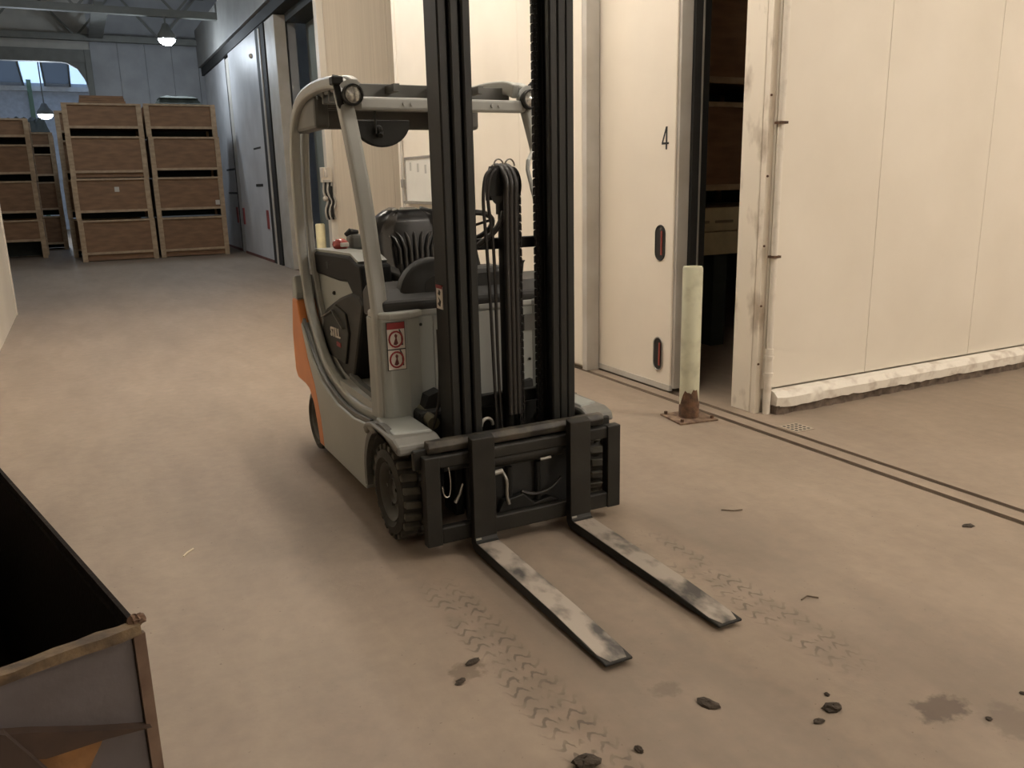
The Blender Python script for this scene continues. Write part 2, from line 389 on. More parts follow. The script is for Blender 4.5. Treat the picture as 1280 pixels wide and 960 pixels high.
# corridor wall left of door four
wc = struct(part('wall_corridor', box(3.79, 4.2, 5.96, 10.38, 0, 5.6), 'cream_dirty'), 'cream wall behind the forklift', 'wall')
panel_run(wc, 'y', 3.735, .06, [6.0, 7.1, 8.2, 9.3, 10.38], .04, 5.6, 'cream')
part('wall_end_post', box(3.735, 3.86, 5.93, 6.0, 0, 5.6), 'doorgrey', wc, bevel=.006)
part('corner_trim', box(3.728, 3.76, 10.3, 10.4, 0, 5.6), 'cream', wc, bevel=.004)
part('wall_return', box(3.79, 9.5, 10.38, 10.46, 0, 5.6), 'cream_rib', wc)
# cold store behind door four: lintel, back and inner walls
ws = struct(part('wall_store', box(4.05, 4.2, 4.41, 6.3, 5.0, 5.6), 'cream'), 'lintel over the open doorway', 'wall')
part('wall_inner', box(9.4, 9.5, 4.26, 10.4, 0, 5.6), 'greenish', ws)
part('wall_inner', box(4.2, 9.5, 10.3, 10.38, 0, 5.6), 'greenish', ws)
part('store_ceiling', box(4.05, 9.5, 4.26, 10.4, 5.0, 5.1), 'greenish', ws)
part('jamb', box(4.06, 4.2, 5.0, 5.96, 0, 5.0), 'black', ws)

# second block further on, the face across the gap
wb = struct(part('wall_block', box(3.80, 9.5, 14.0, 14.1, 0, 5.6), 'cream_rib'), 'finely ribbed beige wall seen through the forklift cab', 'wall')
panel_run(wb, 'x', 13.94, .06, [3.86, 4.9, 5.95, 7.0, 8.1], .04, 5.6, 'cream_rib')
part('corner_trim', box(3.75, 3.86, 13.93, 14.12, 0, 5.6), 'cream', wb, bevel=.006)
# dark doorway and grey-green leaf behind it
part('recessed_door', box(4.30, 4.38, 14.1, 16.8, 0, 4.6), 'greenish', wb)
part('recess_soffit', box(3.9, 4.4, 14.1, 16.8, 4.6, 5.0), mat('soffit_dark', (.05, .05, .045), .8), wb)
part('doorway_post', box(3.68, 3.9, 16.72, 17.55, 0, 4.72), 'doorgrey', wb, bevel=.01)
part('wall_core', box(3.95, 4.1, 16.8, 27, 0, 6.0), 'endwall', wb)
# fascia / track cover above the far doors
fa = struct(part('trim_2', box(3.58, 4.1, 14.1, 26.4, 4.95, 5.95), 'fascia', bevel=.01), 'grey fascia over the row of sliding doors', 'fascia')
part('track_shadow_gap', box(3.66, 3.95, 14.1, 26.4, 4.74, 4.95), 'black', fa)
part('near_soffit', box(3.735, 9.5, 4.26, 14.1, 5.6, 5.7), 'roof', fa)

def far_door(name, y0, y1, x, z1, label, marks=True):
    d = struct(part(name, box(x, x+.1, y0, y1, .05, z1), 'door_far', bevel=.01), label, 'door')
    part('bottom_strip', box(x-.01, x+.1, y0, y1, .0, .06), mat('red_brown_strip', (.16, .06, .05), .7), d)
    part('edge_seal', box(x+.0, x+.16, y0-(.85 if marks else .12), y0-.02, 0, z1), 'black', d)
    part('edge_post', box(x-.02, x+.05, y0-.5, y0-.38, 0, z1-.05) if marks else box(x, x+.12, y0-.55, y0-.14, 0, z1-.05), 'doorgrey', d)
    for yy in ((y0+.25, y1-.2) if marks else (y0+.2,)):
        part('handle', box(x-.02, x, yy-.09, yy+.09, .72, 1.12), mat('red_strip', (.28, .05, .05), .6), d)
    if marks:
        part('scribble', box(x-.004, x+.001, y0+.5, y0+1.3, 1.62, 1.68), 'darkprint', d)
        part('scribble', box(x-.004, x+.001, y0+.4, y0+1.2, 2.42, 2.46), 'darkprint', d)
        part('bolt', MB().ball((x-.01, y0+.5, 4.3), .05), 'white', d)
    else:
        for z in (1.45, 2.05): part('hinge_line', box(x-.004, x+.001, y0+.0, y0+1.3, z, z+.05), 'darkprint', d)
    return d
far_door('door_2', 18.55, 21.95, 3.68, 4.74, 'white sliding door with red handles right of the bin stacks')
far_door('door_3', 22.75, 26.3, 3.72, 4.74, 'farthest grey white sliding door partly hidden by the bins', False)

# end wall, opening to the next hall, roof
we = struct(part('wall_end', box(.86, 9.5, 26.9, 27.0, 0, 7.5), 'endwall'), 'grey panelled wall at the far end', 'wall')
panel_run(we, 'x', 26.85, .06, [.86, 1.55, 2.25, 2.95, 3.65, 4.3], 0, 5.62, 'endwall', gap=.006)
oc = struct(part('trim_3', box(.70, .86, 26.7, 26.95, 0, 5.36), 'steel', bevel=.01), 'dark steel post at the hall opening', 'post')
part('opening_beam', box(X0, .72, 26.71, 26.94, 5.02, 5.35), 'steel', oc)
part('corner_gusset', MB().prism([(.72, 4.3), (.72, 5.05), (-.1, 5.05), (.25, 5.0), (.5, 4.85), (.64, 4.6)], 'y', 26.75, 26.9), 'steel', oc)
part('wall_over_opening', box(X0, .86, 26.9, 27.0, 5.35, 7.6), 'roof', oc)
ce = struct(part('ceiling', box(X0, X1, Y0, 27.0, 7.4, 7.5), 'roof'), 'grey sheeted roof', 'ceiling')
for y in [14+1.6*i for i in range(8)]: part('purlin', box(X0, 4.2, y-.05, y+.05, 7.2, 7.4), 'steel', ce)
for x in (-2.6, -.8, 1.0, 2.8): part('roof_rib', box(x-.06, x+.06, 14, 27, 7.32, 7.4), 'steel', ce)
part('near_ceiling', box(X0, X1, Y0, 14.0, 6.0, 6.1), 'roof', ce)
part('near_ceiling_drop', box(X0, X1, 13.9, 14.0, 6.0, 7.5), 'roof', ce)

def truss(y, zb, zt, label):
    t = thing('roof_truss', (1, y, zb), label, 'truss')
    part('bottom_chord', box(X0, 3.9, y-.09, y+.09, zb, zb+.16), 'steel', t)
    part('top_chord', box(X0, 3.9, y-.09, y+.09, zt, zt+.16), 'steel', t)
    xs = [3.7-1.05*i for i in range(10)]
    for i, (a, b_) in enumerate(zip(xs[:-1], xs[1:])):
        p = (a, y, zb+.1) if i % 2 else (a, y, zt+.05); q = (b_, y, zt+.05) if i % 2 else (b_, y, zb+.1)
        part('web_bar', MB().bar(p, q, .05, .05, (0, 1, 0)), 'steel', t)
truss(22.4, 5.55, 6.75, 'nearer dark steel lattice truss under the roof')
truss(26.3, 5.52, 6.75, 'farther dark steel lattice truss in front of the end wall')
tb = thing('tie_beam', (1.0, 24.4, 5.75), 'short steel tie beam running between the two roof trusses', 'beam')
part('beam', box(.92, 1.12, 22.4, 26.3, 5.62, 5.8), 'steel', tb)
part('beam_flange', box(.85, 1.19, 22.4, 26.3, 5.58, 5.62), 'steel', tb)

# next hall beyond the opening
nh = struct(part('wall_next_hall', box(X0, 6, 42, 42.1, 0, 6.2), mat('next_hall_wall', (.42, .45, .5), .6)), 'pale blue grey wall of the next hall', 'wall')
part('hall_side', box(2.2, 2.3, 27, 42, 0, 9), 'endwall', nh)
part('column', box(-1.22, -1.05, 41.5, 41.7, 0, 6.2), mat('green_column', (.10, .16, .10), .6), nh)
zz = lambda y: 6.1+(42-y)*.16
xs = [X0, -6.2, -4.4, -2.6, -1.35, -.55, .4, 1.1, 2.3]
for i, (a, b_) in enumerate(zip(xs[:-1], xs[1:])):
    light = i in (1, 4, 6)
    part('rooflight' if light else 'roof_sheet', MB().add([(a+.03, 27, zz(27)), (b_-.03, 27, zz(27)), (b_-.03, 42.1, zz(42.1)), (a+.03, 42.1, zz(42.1))], [(0, 1, 2, 3)]), 'rooflight' if light else 'grp', nh, solid=.02)
    part('rafter', MB().bar((b_, 27, zz(27)-.08), (b_, 42, zz(42)-.08), .07, .14), 'steel', nh)
part('eaves_beam', box(X0, 2.2, 41.75, 41.98, 5.75, 5.95), mat('eaves', (.5, .5, .5), .6), nh)
part('gable', box(X0, 2.3, 26.95, 27.0, 7.4, 9.0), 'roof', nh)

# left block: only its far corner shows at the picture's edge
wl = struct(part('wall_left', box(-4.5, -.94, 5.2, 12.98, 0, 6.0), 'cream'), 'cream wall at the left edge of the picture', 'wall')
panel_run(wl, 'y', -.945, .04, [5.2, 7.15, 9.1, 11.05, 12.95], .0, 6.0, 'cream')
part('corner_trim', box(-1.0, -.895, 12.9, 13.02, 0, 6.0), 'cream', wl, bevel=.006)
# closing walls behind the camera and to the sides
sb = struct(part('wall_back', box(X0, X1, Y0-.1, Y0, 0, 7.5), 'cream'), 'plain wall behind the camera', 'wall')
struct(part('wall_outer', box(X0-.1, X0, Y0, 46, 0, 9), 'cream'), 'outer wall on the left', 'wall')
struct(part('wall_side', box(X1, X1+.1, Y0, 27, 0, 7.5), 'cream'), 'outer wall on the right', 'wall')

# ================================================================== LAMPS
for nm, p, ln, ax, pw, c in LAMPS:
    t = thing('ceiling_light', p, ('%s long tube light of the row above the forklift lane' % nm) if nm in ('first', 'second', 'third', 'fourth', 'fifth') else 'long unseen tube light over the %s of the hall' % nm, 'lamp', 'warm tube lights over the lane')
    x, y, z = p
    part('housing', box(x-.09, x+.09, y-ln/2, y+ln/2, z+.03, z+.12), 'white', t, bevel=.01)
    for dy in (-.5, .5): part('rod', MB().cyl((x, y+dy, z+.1), (x, y+dy, 6.0), .01, 8), 'steel', t)
    for dx in (-.045, .045): part('tube', MB().cyl((x+dx, y-ln/2+.03, z), (x+dx, y+ln/2-.03, z), .018, 10), emis('tube_'+nm, c, pw/(math.pi*2*math.pi*2*.018*ln)), t)
def highbay(p, top, r, pw, label, glow):
    t = thing('high_bay_light', p, label, 'lamp'); x, y, z = p
    part('shade', MB().lathe([(.0, r), (.10, r*.95), (.22, r*.55), (.34, r*.3), (.36, .02)], (x, y, z), 'z', 20), 'steel', t, smooth=True, solid=.01)
    part('bulb', MB().lathe([(.09, .01), (-.01, r*.95), (-.09, r*.85), (-.15, r*.5), (-.17, .01)], (x, y, z+.03), 'z', 20), emis('bulb_'+label[:14], COOL, glow), t, smooth=True)
    part('hanger', MB().cyl((x, y, z+.34), (x, y, top), .02, 8), 'steel', t)
    ld = bpy.data.lights.new('bulb_glow', 'POINT'); ld.energy = pw; ld.color = COOL; ld.shadow_soft_size = r*.6
    lo = bpy.data.objects.new('bulb_glow', ld); col.objects.link(lo); lo.parent = t; lo.location = (0, 0, -.30)
highbay((2.40, 22.4, 5.06), 5.55, .2, 36, 'bright white high bay lamp under the nearer truss', 30)
highbay((.3, 17.2, 5.7), 7.2, .2, 50, 'high bay lamp hanging above the lane before the bins', 30)  # added out of view to brighten the bins, floor and far door
highbay((-.53, 32, 4.05), 7.6, .24, 170, 'round high bay lamp glowing in the next hall', 9)

# ================================================================== FORKLIFT
XC, YF = 1.674, 3.47
mx = lambda x: 2*XC-x
FK = thing('forklift', (XC, YF, 0), 'grey and orange electric forklift truck with black mast and lowered forks', 'forklift')
def fp(name, mb, m, parent=None, **k): return part(name, mb, m, parent or FK, off=tuple(FK.location), **k)

# --- wheels
def wheel(xo, yc, r, wd, side, lugs):
    """xo outer face, side=-1 left / +1 right"""
    inn = -side
    c = (xo, yc, r)
    pr = [(0.02*inn, r*.60), (0., r*.72), (.010*inn, r*.88), (.03*inn, r*.90), (wd/2*inn, r*.905), ((wd-.03)*inn, r*.90), ((wd-.012)*inn, r*.9), (wd*inn, r*.7), ((wd-.02)*inn, r*.58)]
    t = fp('tyre', MB().lathe(pr, c, 'x', 48, closed=True), 'tyre', smooth=True)
    fp('rim', MB().lathe([(.045*inn, .01), (.045*inn, r*.22), (.03*inn, r*.26), (.06*inn, r*.34), (.055*inn, r*.48), (.02*inn, r*.55), (.012*inn, r*.61), (.03*inn, r*.62)], c, 'x', 36), 'rim', smooth=True)
    for k in range(6):
        an = 2*math.pi*k/6; fp('wheel_nut', MB().cyl((xo+.05*inn, yc+r*.40*math.cos(an), r+r*.40*math.sin(an)), (xo+.035*inn, yc+r*.40*math.cos(an), r+r*.40*math.sin(an)), r*.045, 6), 'rim')
    if lugs:
        L_ = MB()
        for row in (0, 1):
            for k in range(22):
                an = 2*math.pi*(k+.5*row)/22
                ca, sa = math.cos(an), math.sin(an); da = .076
                a0, a1 = ((.012, wd*.47) if row == 0 else (wd*.53, wd-.012))
                sk = .03 if row == 0 else -.03
                vs_ = []
                for rr in (r*.88, r*1.0):
                    for tt, ang in ((a0, an-da-sk), (a1, an-da+sk*0), (a1, an+da+sk*0), (a0, an+da-sk)):
                        vs_.append((xo+tt*inn, yc+rr*math.cos(ang), r+rr*math.sin(ang)))
                L_.add(vs_, [(0,1,2,3),(7,6,5,4),(0,4,5,1),(1,5,6,2),(2,6,7,3),(3,7,4,0)])
        fp('tread', L_, 'tread', t, bevel=.004, segs=1)['kind'] = 'stuff'
wheel(1.10, YF, .225, .185, -1, True); wheel(mx(1.10), YF, .225, .185, 1, True)
wheel(1.135, 4.93, .20, .14, -1, False); wheel(mx(1.135), 4.93, .20, .14, 1, False)

# --- chassis and side panels
fp('chassis', box(1.30, mx(1.30), 3.52, 5.2, .12, .56), 'plastic', bevel=.02)
def arc(cy, cz, r, a0, a1, n=10): return [(cy+r*math.cos(R(a0+(a1-a0)*i/n)), cz+r*math.sin(R(a0+(a1-a0)*i/n))) for i in range(n+1)]
side_poly = [(3.84, .115), (4.655, .105), (4.69, .28), (4.78, .46), (4.90, .60), (5.02, .80), (4.93, .745), (4.80, .62), (4.62, .52), (4.30, .455), (4.0, .45), (3.76, .475)] + arc(YF+.02, .225, .315, 52, 2, 8)[1:]
for f, a, b_ in ((lambda x: x, 1.115, 1.30), (mx, 1.115, 1.30)):
    fp('side_panel', MB().prism(side_poly, 'x', f(a), f(b_)), 'body', bevel=.008)
    fp('wheel_arch_lip', MB().sweep([(1.115 if f(1) == 1 else 2.19, y, z) for y, z in arc(YF+.02, .225, .298, 118 if f(1) == 1 else 70, -12, 14)], .035, .028, (1, 0, 0)), 'bodydark')
    fend = [(3.745, .475), (3.70, .505), (3.62, .525), (3.31, .525), (3.245, .505), (3.235, .462)] + arc(YF, .225, .277, 114, 62, 6) + arc(YF+.02, .225, .305, 56, 45, 3)
    fp('fender', MB().prism(fend, 'x', 1.085 if f(1) == 1 else 2.195, f(1.30)), mat('fender_grey', (.16, .155, .135), .5), bevel=.014)
    fp('fender_top', MB().prism([(f(1.11) if f(1) == 1 else 2.17, 3.36), (f(1.285), 3.33), (f(1.285), 3.66), (f(1.13) if f(1) == 1 else 2.15, 3.66)], 'z', .515, .533), 'body', bevel=.008)
    orange = [(4.665, .105), (4.765, .10), (4.80, .22), (4.85, .33), (4.93, .40), (5.02, .415), (5.22, .42), (5.27, .46), (5.27, .70), (5.20, .93), (5.08, .93), (5.03, .80), (4.91, .59), (4.79, .455), (4.70, .28)]
    fp('counterweight_side', MB().prism(orange, 'x', f(1.118), f(1.25)), 'orange', bevel=.01)
    fp('counterweight_cap', MB().prism([(5.09, .93), (5.20, .93), (5.17, 1.05), (5.10, 1.08), (5.08, .97)], 'x', f(1.12), f(1.3)), 'body', bevel=.01)
fp('counterweight', MB().prism([(5.0, .42), (5.24, .42), (5.32, .5), (5.30, .92), (5.18, 1.08), (5.06, 1.05)], 'x', 1.25, mx(1.25)), 'body', bevel=.02)
fp('tow_pin', MB().tube([(1.20, 5.25, .43), (1.17, 5.40, .44), (1.17, 5.43, .46)], .014, 8), 'frame')

# --- overhead guard: one frame each side, running into the step sill
path = [(4.03, 2.055), (4.15, 2.085), (4.45, 2.10), (4.72, 2.085), (4.90, 2.04), (5.03, 1.95), (5.10, 1.80), (5.135, 1.50), (5.12, 1.20), (5.05, .95), (4.95, .80), (4.80, .655), (4.62, .56), (4.32, .495), (4.0, .485), (3.74, .51)]
def smooth_path(p, n=4):
    out = []
    for i in range(len(p)-1):
        p0, p1, p2, p3 = p[max(i-1, 0)], p[i], p[i+1], p[min(i+2, len(p)-1)]
        for k in range(n):
            t_ = k/n; out.append(tuple(.5*((2*p1[j])+(-p0[j]+p2[j])*t_+(2*p0[j]-5*p1[j]+4*p2[j]-p3[j])*t_*t_+(-p0[j]+3*p1[j]-3*p2[j]+p3[j])*t_**3) for j in range(len(p1))))
    return out+[p[-1]]
gp = smooth_path(path)
for f in (lambda x: x, mx):
    s_ = 1 if f(1) == 1 else -1
    fp('guard_rail', MB().sweep([(f(1.185), y, z) for y, z in gp], .06, .055, (1, 0, 0)), 'frame', bevel=.014)
    fp('guard_inner_rail', MB().sweep([(f(1.245), y-.0, z-.0) for y, z in gp], .07, .035, (1, 0, 0)), 'frame', bevel=.008)
    low = [(y, z) for y, z in gp if z < .84]; seam = []
    for i_, (y, z) in enumerate(low):
        ya, za = low[max(i_-1, 0)]; yb, zb_ = low[min(i_+1, len(low)-1)]; dl = math.hypot(yb-ya, zb_-za)
        seam.append((f(1.134), y-(zb_-za)/dl*.034, z+(yb-ya)/dl*.034))
    fp('frame_seam', MB().sweep(seam, .05, .016, (1, 0, 0)), 'bodydark')
    pil = smooth_path([(4.06, 2.05), (4.0, 1.95), (3.90, 1.75), (3.80, 1.5), (3.715, 1.2), (3.675, 1.0), (3.665, .75), (3.665, .50)])
    fp('front_pillar', MB().sweep([(f(1.185), y, z) for y, z in pil], .065, .075, (1, 0, 0)), 'frame', bevel=.02, segs=3)
# roof: front and rear headers and slats
fp('front_header', MB().sweep([(1.19, 4.02, 1.985), (1.25, 3.98, 1.975), (mx(1.25), 3.98, 1.975), (mx(1.19), 4.02, 1.985)], .05, .06), 'frame', bevel=.012)
for x in (1.46, 1.50, 1.93, 1.97): fp('header_bolt', MB().cyl((x, 3.957, 1.975), (x, 3.948, 1.975), .009, 8), 'frame')
fp('rear_header', MB().sweep([(1.2, 5.03, 2.0), (mx(1.2), 5.03, 2.0)], .04, .15), 'bodydark', bevel=.01)
fp('rear_gusset', box(1.19, 1.27, 4.6, 5.06, 1.90, 2.07), 'bodydark', bevel=.02)
fp('rear_gusset', box(mx(1.27), mx(1.19), 4.6, 5.06, 1.90, 2.07), 'bodydark', bevel=.02)
for i in range(7):
    y = 4.16+.125*i
    fp('roof_slat', box(1.22, mx(1.22), y-.012, y+.012, 2.02, 2.085), 'bodydark', bevel=.004)
for x in (1.45, 1.674, 1.9): fp('roof_rib', box(x-.015, x+.015, 4.02, 5.0, 2.04, 2.075), 'bodydark')
fp('roof_pane', box(1.22, mx(1.22), 4.5, 5.02, 2.088, 2.094), mat('roof_pane_glass', (.09, .08, .065), .25), bevel=.002)
for f in (lambda x: x, mx):
    s_ = 1 if f(1) == 1 else -1
    x = f(1.205)
    b_ = fp('work_light', MB().lathe([(0, .02), (0, .040), (-.02, .048), (-.05, .050), (-.062, .047), (-.062, .040)], (x, 3.985, 2.01), 'y', 24), 'plastic', smooth=True, label='black work lamp with clear lens')
    fp('lens', MB().lathe([(-.052, .041), (-.058, .026), (-.060, .001)], (x, 3.985, 2.01), 'y', 24), 'lens', b_, smooth=True)
    fp('lamp_hood', MB().sweep([(x+.054*math.cos(R(a)), 3.955, 2.01+.054*math.sin(R(a))) for a in range(50, 150, 12)], .03, .005, (0, 1, 0)), 'frame', b_)
    fp('lamp_bracket', MB().sweep([(x-.055*s_, 4.02, 2.10), (x-.06*s_, 3.99, 2.05), (x-.05*s_, 3.98, 1.97), (x-.02*s_, 3.975, 1.91)], .03, .012, (0, 1, 0)), 'plastic', b_)
    fp('clamp_block', box(x-.085, x-.03, 3.97, 4.03, 2.055, 2.095) if s_ == 1 else box(x+.03, x+.085, 3.97, 4.03, 2.055, 2.095), 'plastic', b_, bevel=.008)
# mirror hanging below the header: back of a half-round mirror
mp_ = [(1.365+.148*math.cos(R(a)), 1.905+.127*math.sin(R(a))) for a in range(180, 361, 10)]
mr = fp('mirror', MB().prism(mp_, 'y', 4.02, 4.045), 'plastic', bevel=.008, label='black half round mirror under the roof')
fp('mirror_stem', MB().tube([(1.325, 4.0, 1.97), (1.325, 4.0, 1.84), (1.345, 4.02, 1.83)], .006, 8), 'plastic', mr)
fp('mirror_knob', MB().ball((1.345, 4.015, 1.86), .022), 'plastic', mr)
fp('mirror_knob', MB().cyl((1.36, 4.02, 1.85), (1.345, 3.99, 1.83), .012), 'plastic', mr)
fp('camera_pod', MB().ball((1.66, 4.0, 1.93), .05, sq=(1, .6, .9)), 'plastic', smooth=True)
# aerial / grab bar on the right
fp('grab_bar', MB().tube([(mx(1.215), 3.90, 1.76), (mx(1.30), 3.80, 1.70), (mx(1.31), 3.79, 1.66), (mx(1.24), 3.70, 1.20), (mx(1.2), 3.68, 1.05)], .011, 8), 'frame', smooth=True)

# --- front cowl and dash
def cowl_half(f):
    pts = [(f(1.155), 3.70), (f(1.165), 3.615), (f(1.20), 3.598), (f(1.29), 3.60), (f(1.37), 3.66), (XC, 3.66), (XC, 3.80), (f(1.155), 3.80)]
    return MB().prism(pts, 'z', .50, 1.0)
for f in (lambda x: x, mx):
    fp('front_cowl', cowl_half(f), 'body', bevel=.01)
    fp('cowl_ledge', MB().prism([(f(1.16), 3.79), (f(1.165), 3.62), (f(1.205), 3.588), (f(1.30), 3.59), (f(1.38), 3.645), (XC, 3.645), (XC, 3.79)], 'z', .995, 1.03), 'frame', bevel=.01)
for x, z in ((1.375, .955), (2.02, .98), (1.96, .72), (1.52, .60)): fp('cowl_screw', MB().ball((x, 3.655 if x > 1.4 else 3.65, z), .008, 8, 4), 'plastic')
fp('type_plate', box(1.93, 2.03, 3.652, 3.662, .87, .95), 'bodydark')
fp('lower_panel', box(1.44, mx(1.44), 3.655, 3.67, .46, .99), 'frame', bevel=.004)
fp('hydraulic_bay', MB().prism([(1.34, .36), (1.34, .55), (1.37, .62), (1.43, .64), (1.43, .36)], 'y', 3.575, 3.68), 'black')
fp('hydraulic_bay', MB().prism([(1.87, .36), (1.87, .55), (1.90, .61), (1.96, .62), (1.99, .36)], 'y', 3.63, 3.66), 'black')
fp('hydraulic_bay', box(1.42, 1.9, 3.60, 3.66, .2, .47), 'black')
dashp = [(3.64, 1.03), (3.64, 1.07), (3.72, 1.12), (3.88, 1.14), (3.95, 1.10), (3.95, .98), (3.7, .98)]
fp('dash', MB().prism(dashp, 'x', 1.19, mx(1.19)), 'dash', bevel=.015)
hump = fp('column_housing', MB().lathe([(-.012, .001), (-.012, .155), (-.004, .168), (0, .172), (.05, .175), (.12, .14), (.20, .06), (.21, .005)], (1.47, 3.70, 1.085), 'y', 28), 'dash', smooth=True)
fp('housing_cap', MB().lathe([(-.012, .001), (-.014, .055), (.0, .062)], (1.475, 3.70, 1.12), 'y', 20), 'dash', hump, smooth=True)
fp('column_housing', box(1.46, 1.86, 3.70, 3.86, 1.05, 1.20), 'dash', bevel=.03)
fp('steering_column', MB().cyl((1.735, 3.78, 1.1), (1.735, 3.91, 1.36), .04), 'plastic', smooth=True)
wc_ = Vector((1.735, 3.92, 1.375)); an_ = Vector((0, .55, .83)).normalized(); u_ = Vector((1, 0, 0)); v_ = an_.cross(u_)
st = fp('steering_wheel', MB().tube([wc_+(u_*math.cos(R(a))+v_*math.sin(R(a)))*.15 for a in range(0, 361, 12)], .014, 8), 'plastic', smooth=True)
for a in (90, 210, 330): fp('spoke', MB().bar(wc_, wc_+(u_*math.cos(R(a))+v_*math.sin(R(a)))*.145, .03, .012, (0, .1, 1)), 'plastic', st)
fp('display_arm', box(1.61, 1.70, 3.78, 3.82, 1.08, 1.29), mat('brown_console', (.055, .032, .022), .5), bevel=.01)
cu = fp('cup_holder', MB().lathe([(0, .001), (0, .030), (.10, .040), (.115, .048), (.115, .038), (.02, .026)], (1.935, 3.74, 1.10), 'z', 18), 'plastic', smooth=True, label='black cup standing in the dash')
fp('pedal_box', box(1.4, 1.95, 3.80, 3.95, .56, .70), 'black')

# --- floor plate, battery cover, side trim
fp('floor_plate', box(1.17, mx(1.17), 3.66, 4.4, .52, .56), 'frame')
fp('step_edge', MB().sweep([(1.20, 3.72, .575), (1.22, 4.15, .57), (1.24, 4.4, .575)], .03, .03), 'bodydark')
cover = [(4.36, .55), (4.10, 1.0), (4.16, 1.045), (4.30, 1.05), (4.55, .995), (4.85, .90), (5.02, .80), (5.0, .66), (4.82, .55)]
cv = fp('battery_cover', MB().prism(cover, 'x', 1.235, mx(1.235)), 'plastic', bevel=.02)
fp('cover_inset', MB().prism([(4.46, .63), (4.36, .82), (4.40, .92), (4.60, .95), (4.86, .85), (4.92, .76), (4.82, .63)], 'x', 1.222, 1.24), mat('cover_face', (.03, .03, .026), .55, spec=.2), cv, bevel=.006)
fp('cover_strip', MB().sweep([(1.218, 4.42, .84), (1.218, 4.62, .915), (1.218, 4.86, .845)], .006, .03, (1, 0, 0)), mat('cover_strip_grey', (.11, .105, .09), .5), cv)
fp('front_face_panel', MB().prism([(4.345, .60), (4.13, .97), (4.15, .99), (4.36, .62)], 'x', 1.26, mx(1.26)), 'black', cv)
# lettering on the cover
def text(body, size, mtx, name, m, parent, ext=.002, sx=1):
    c = bpy.data.curves.new(name, 'FONT'); c.body = body; c.size = size; c.extrude = ext; c.align_x = 'CENTER'; c.align_y = 'CENTER'; c.offset = size*.02
    o = bpy.data.objects.new(name, c); col.objects.link(o); bpy.context.view_layer.update()
    me = bpy.data.meshes.new_from_object(o.evaluated_get(bpy.context.evaluated_depsgraph_get())); bpy.data.objects.remove(o)
    me.name = name; me.transform(Matrix.Diagonal((sx, 1, 1, 1))); me.transform(mtx)
    o = bpy.data.objects.new(name, me); col.objects.link(o); me.materials.clear(); me.materials.append(M[m]); o.parent = parent
    return o
def face_left(x, y, z, tilt=0):      # text on a face that looks towards -X, reading from far to near
    m = Matrix(((0, 0, -1, 0), (-1, 0, 0, 0), (0, 1, 0, 0), (0, 0, 0, 1)))
    off = FK.location
    return Matrix.Translation((x-off.x, y-off.y, z-off.z)) @ m @ Matrix.Rotation(tilt, 4, 'Z')
lt = text('STILL', .075, face_left(1.219, 4.62, .785, R(3)), 'lettering', 'white', cv, sx=1.15); lt['label'] = 'white maker lettering on black cover'
fp('red_badge', box(1.218, 1.222, 4.52, 4.60, .715, .74), 'red', cv)
trim = [(5.10, 1.085), (5.10, 1.215), (4.36, 1.235), (4.24, 1.205), (4.16, 1.20), (4.13, 1.02), (4.30, 1.015), (4.42, 1.09), (4.60, 1.08)]
tr = fp('side_trim', MB().prism(trim, 'x', 1.25, 1.42), mat('trim_black', (.010, .010, .010), .6, spec=.12), bevel=.015)
fp('trim_socket', MB().cyl((1.248, 4.80, 1.155), (1.255, 4.80, 1.155), .022, 12), 'black', tr)
fp('trim_top', MB().prism([(5.12, 1.215), (5.12, 1.23), (4.36, 1.25), (4.22, 1.215), (4.24, 1.203), (4.36, 1.236)], 'x', 1.262, 1.42), 'body', tr)
fp('battery_hood', MB().prism([(4.40, .95), (4.30, 1.06), (4.42, 1.09), (5.12, 1.09), (5.14, .80), (4.9, .86)], 'x', 1.262, mx(1.262)), 'body', bevel=.015)
fp('rear_deck', box(1.42, mx(1.27), 4.62, 5.15, 1.08, 1.22), 'body', bevel=.02)
fp('hood_catch', MB().ball((1.258, 4.72, 1.0), .012), 'plastic')
tl = fp('tail_light', MB().ball((1.37, 4.92, 1.26), .05, sq=(1.0, 1.4, .75)), mat('tail_lens', (.35, .04, .035), .2), smooth=True, label='red tail lamp on the rear deck')
fp('tail_glint', box(1.35, 1.40, 4.84, 4.86, 1.25, 1.275), 'white', tl, bevel=.005)
fp('rear_bracket', box(1.44, 1.72, 4.95, 5.05, 1.22, 1.31), 'bodydark', bevel=.02)
fp('rear_bracket_knob', MB().tube([(1.42, 4.98, 1.31), (1.45, 4.98, 1.33), (1.50, 4.98, 1.325)], [.012, .02, .012], 8), 'plastic')
# armrest with levers
fp('armrest', MB().prism([(4.05, 1.10), (4.05, 1.145), (4.5, 1.165), (4.5, 1.10)], 'x', 1.44, 1.52), 'dash', bevel=.012)
fp('hydraulic_lever', MB().tube([(1.43, 4.06, 1.10), (1.43, 4.03, 1.16), (1.43, 4.05, 1.20)], [.008, .008, .016], 8), 'plastic', smooth=True)

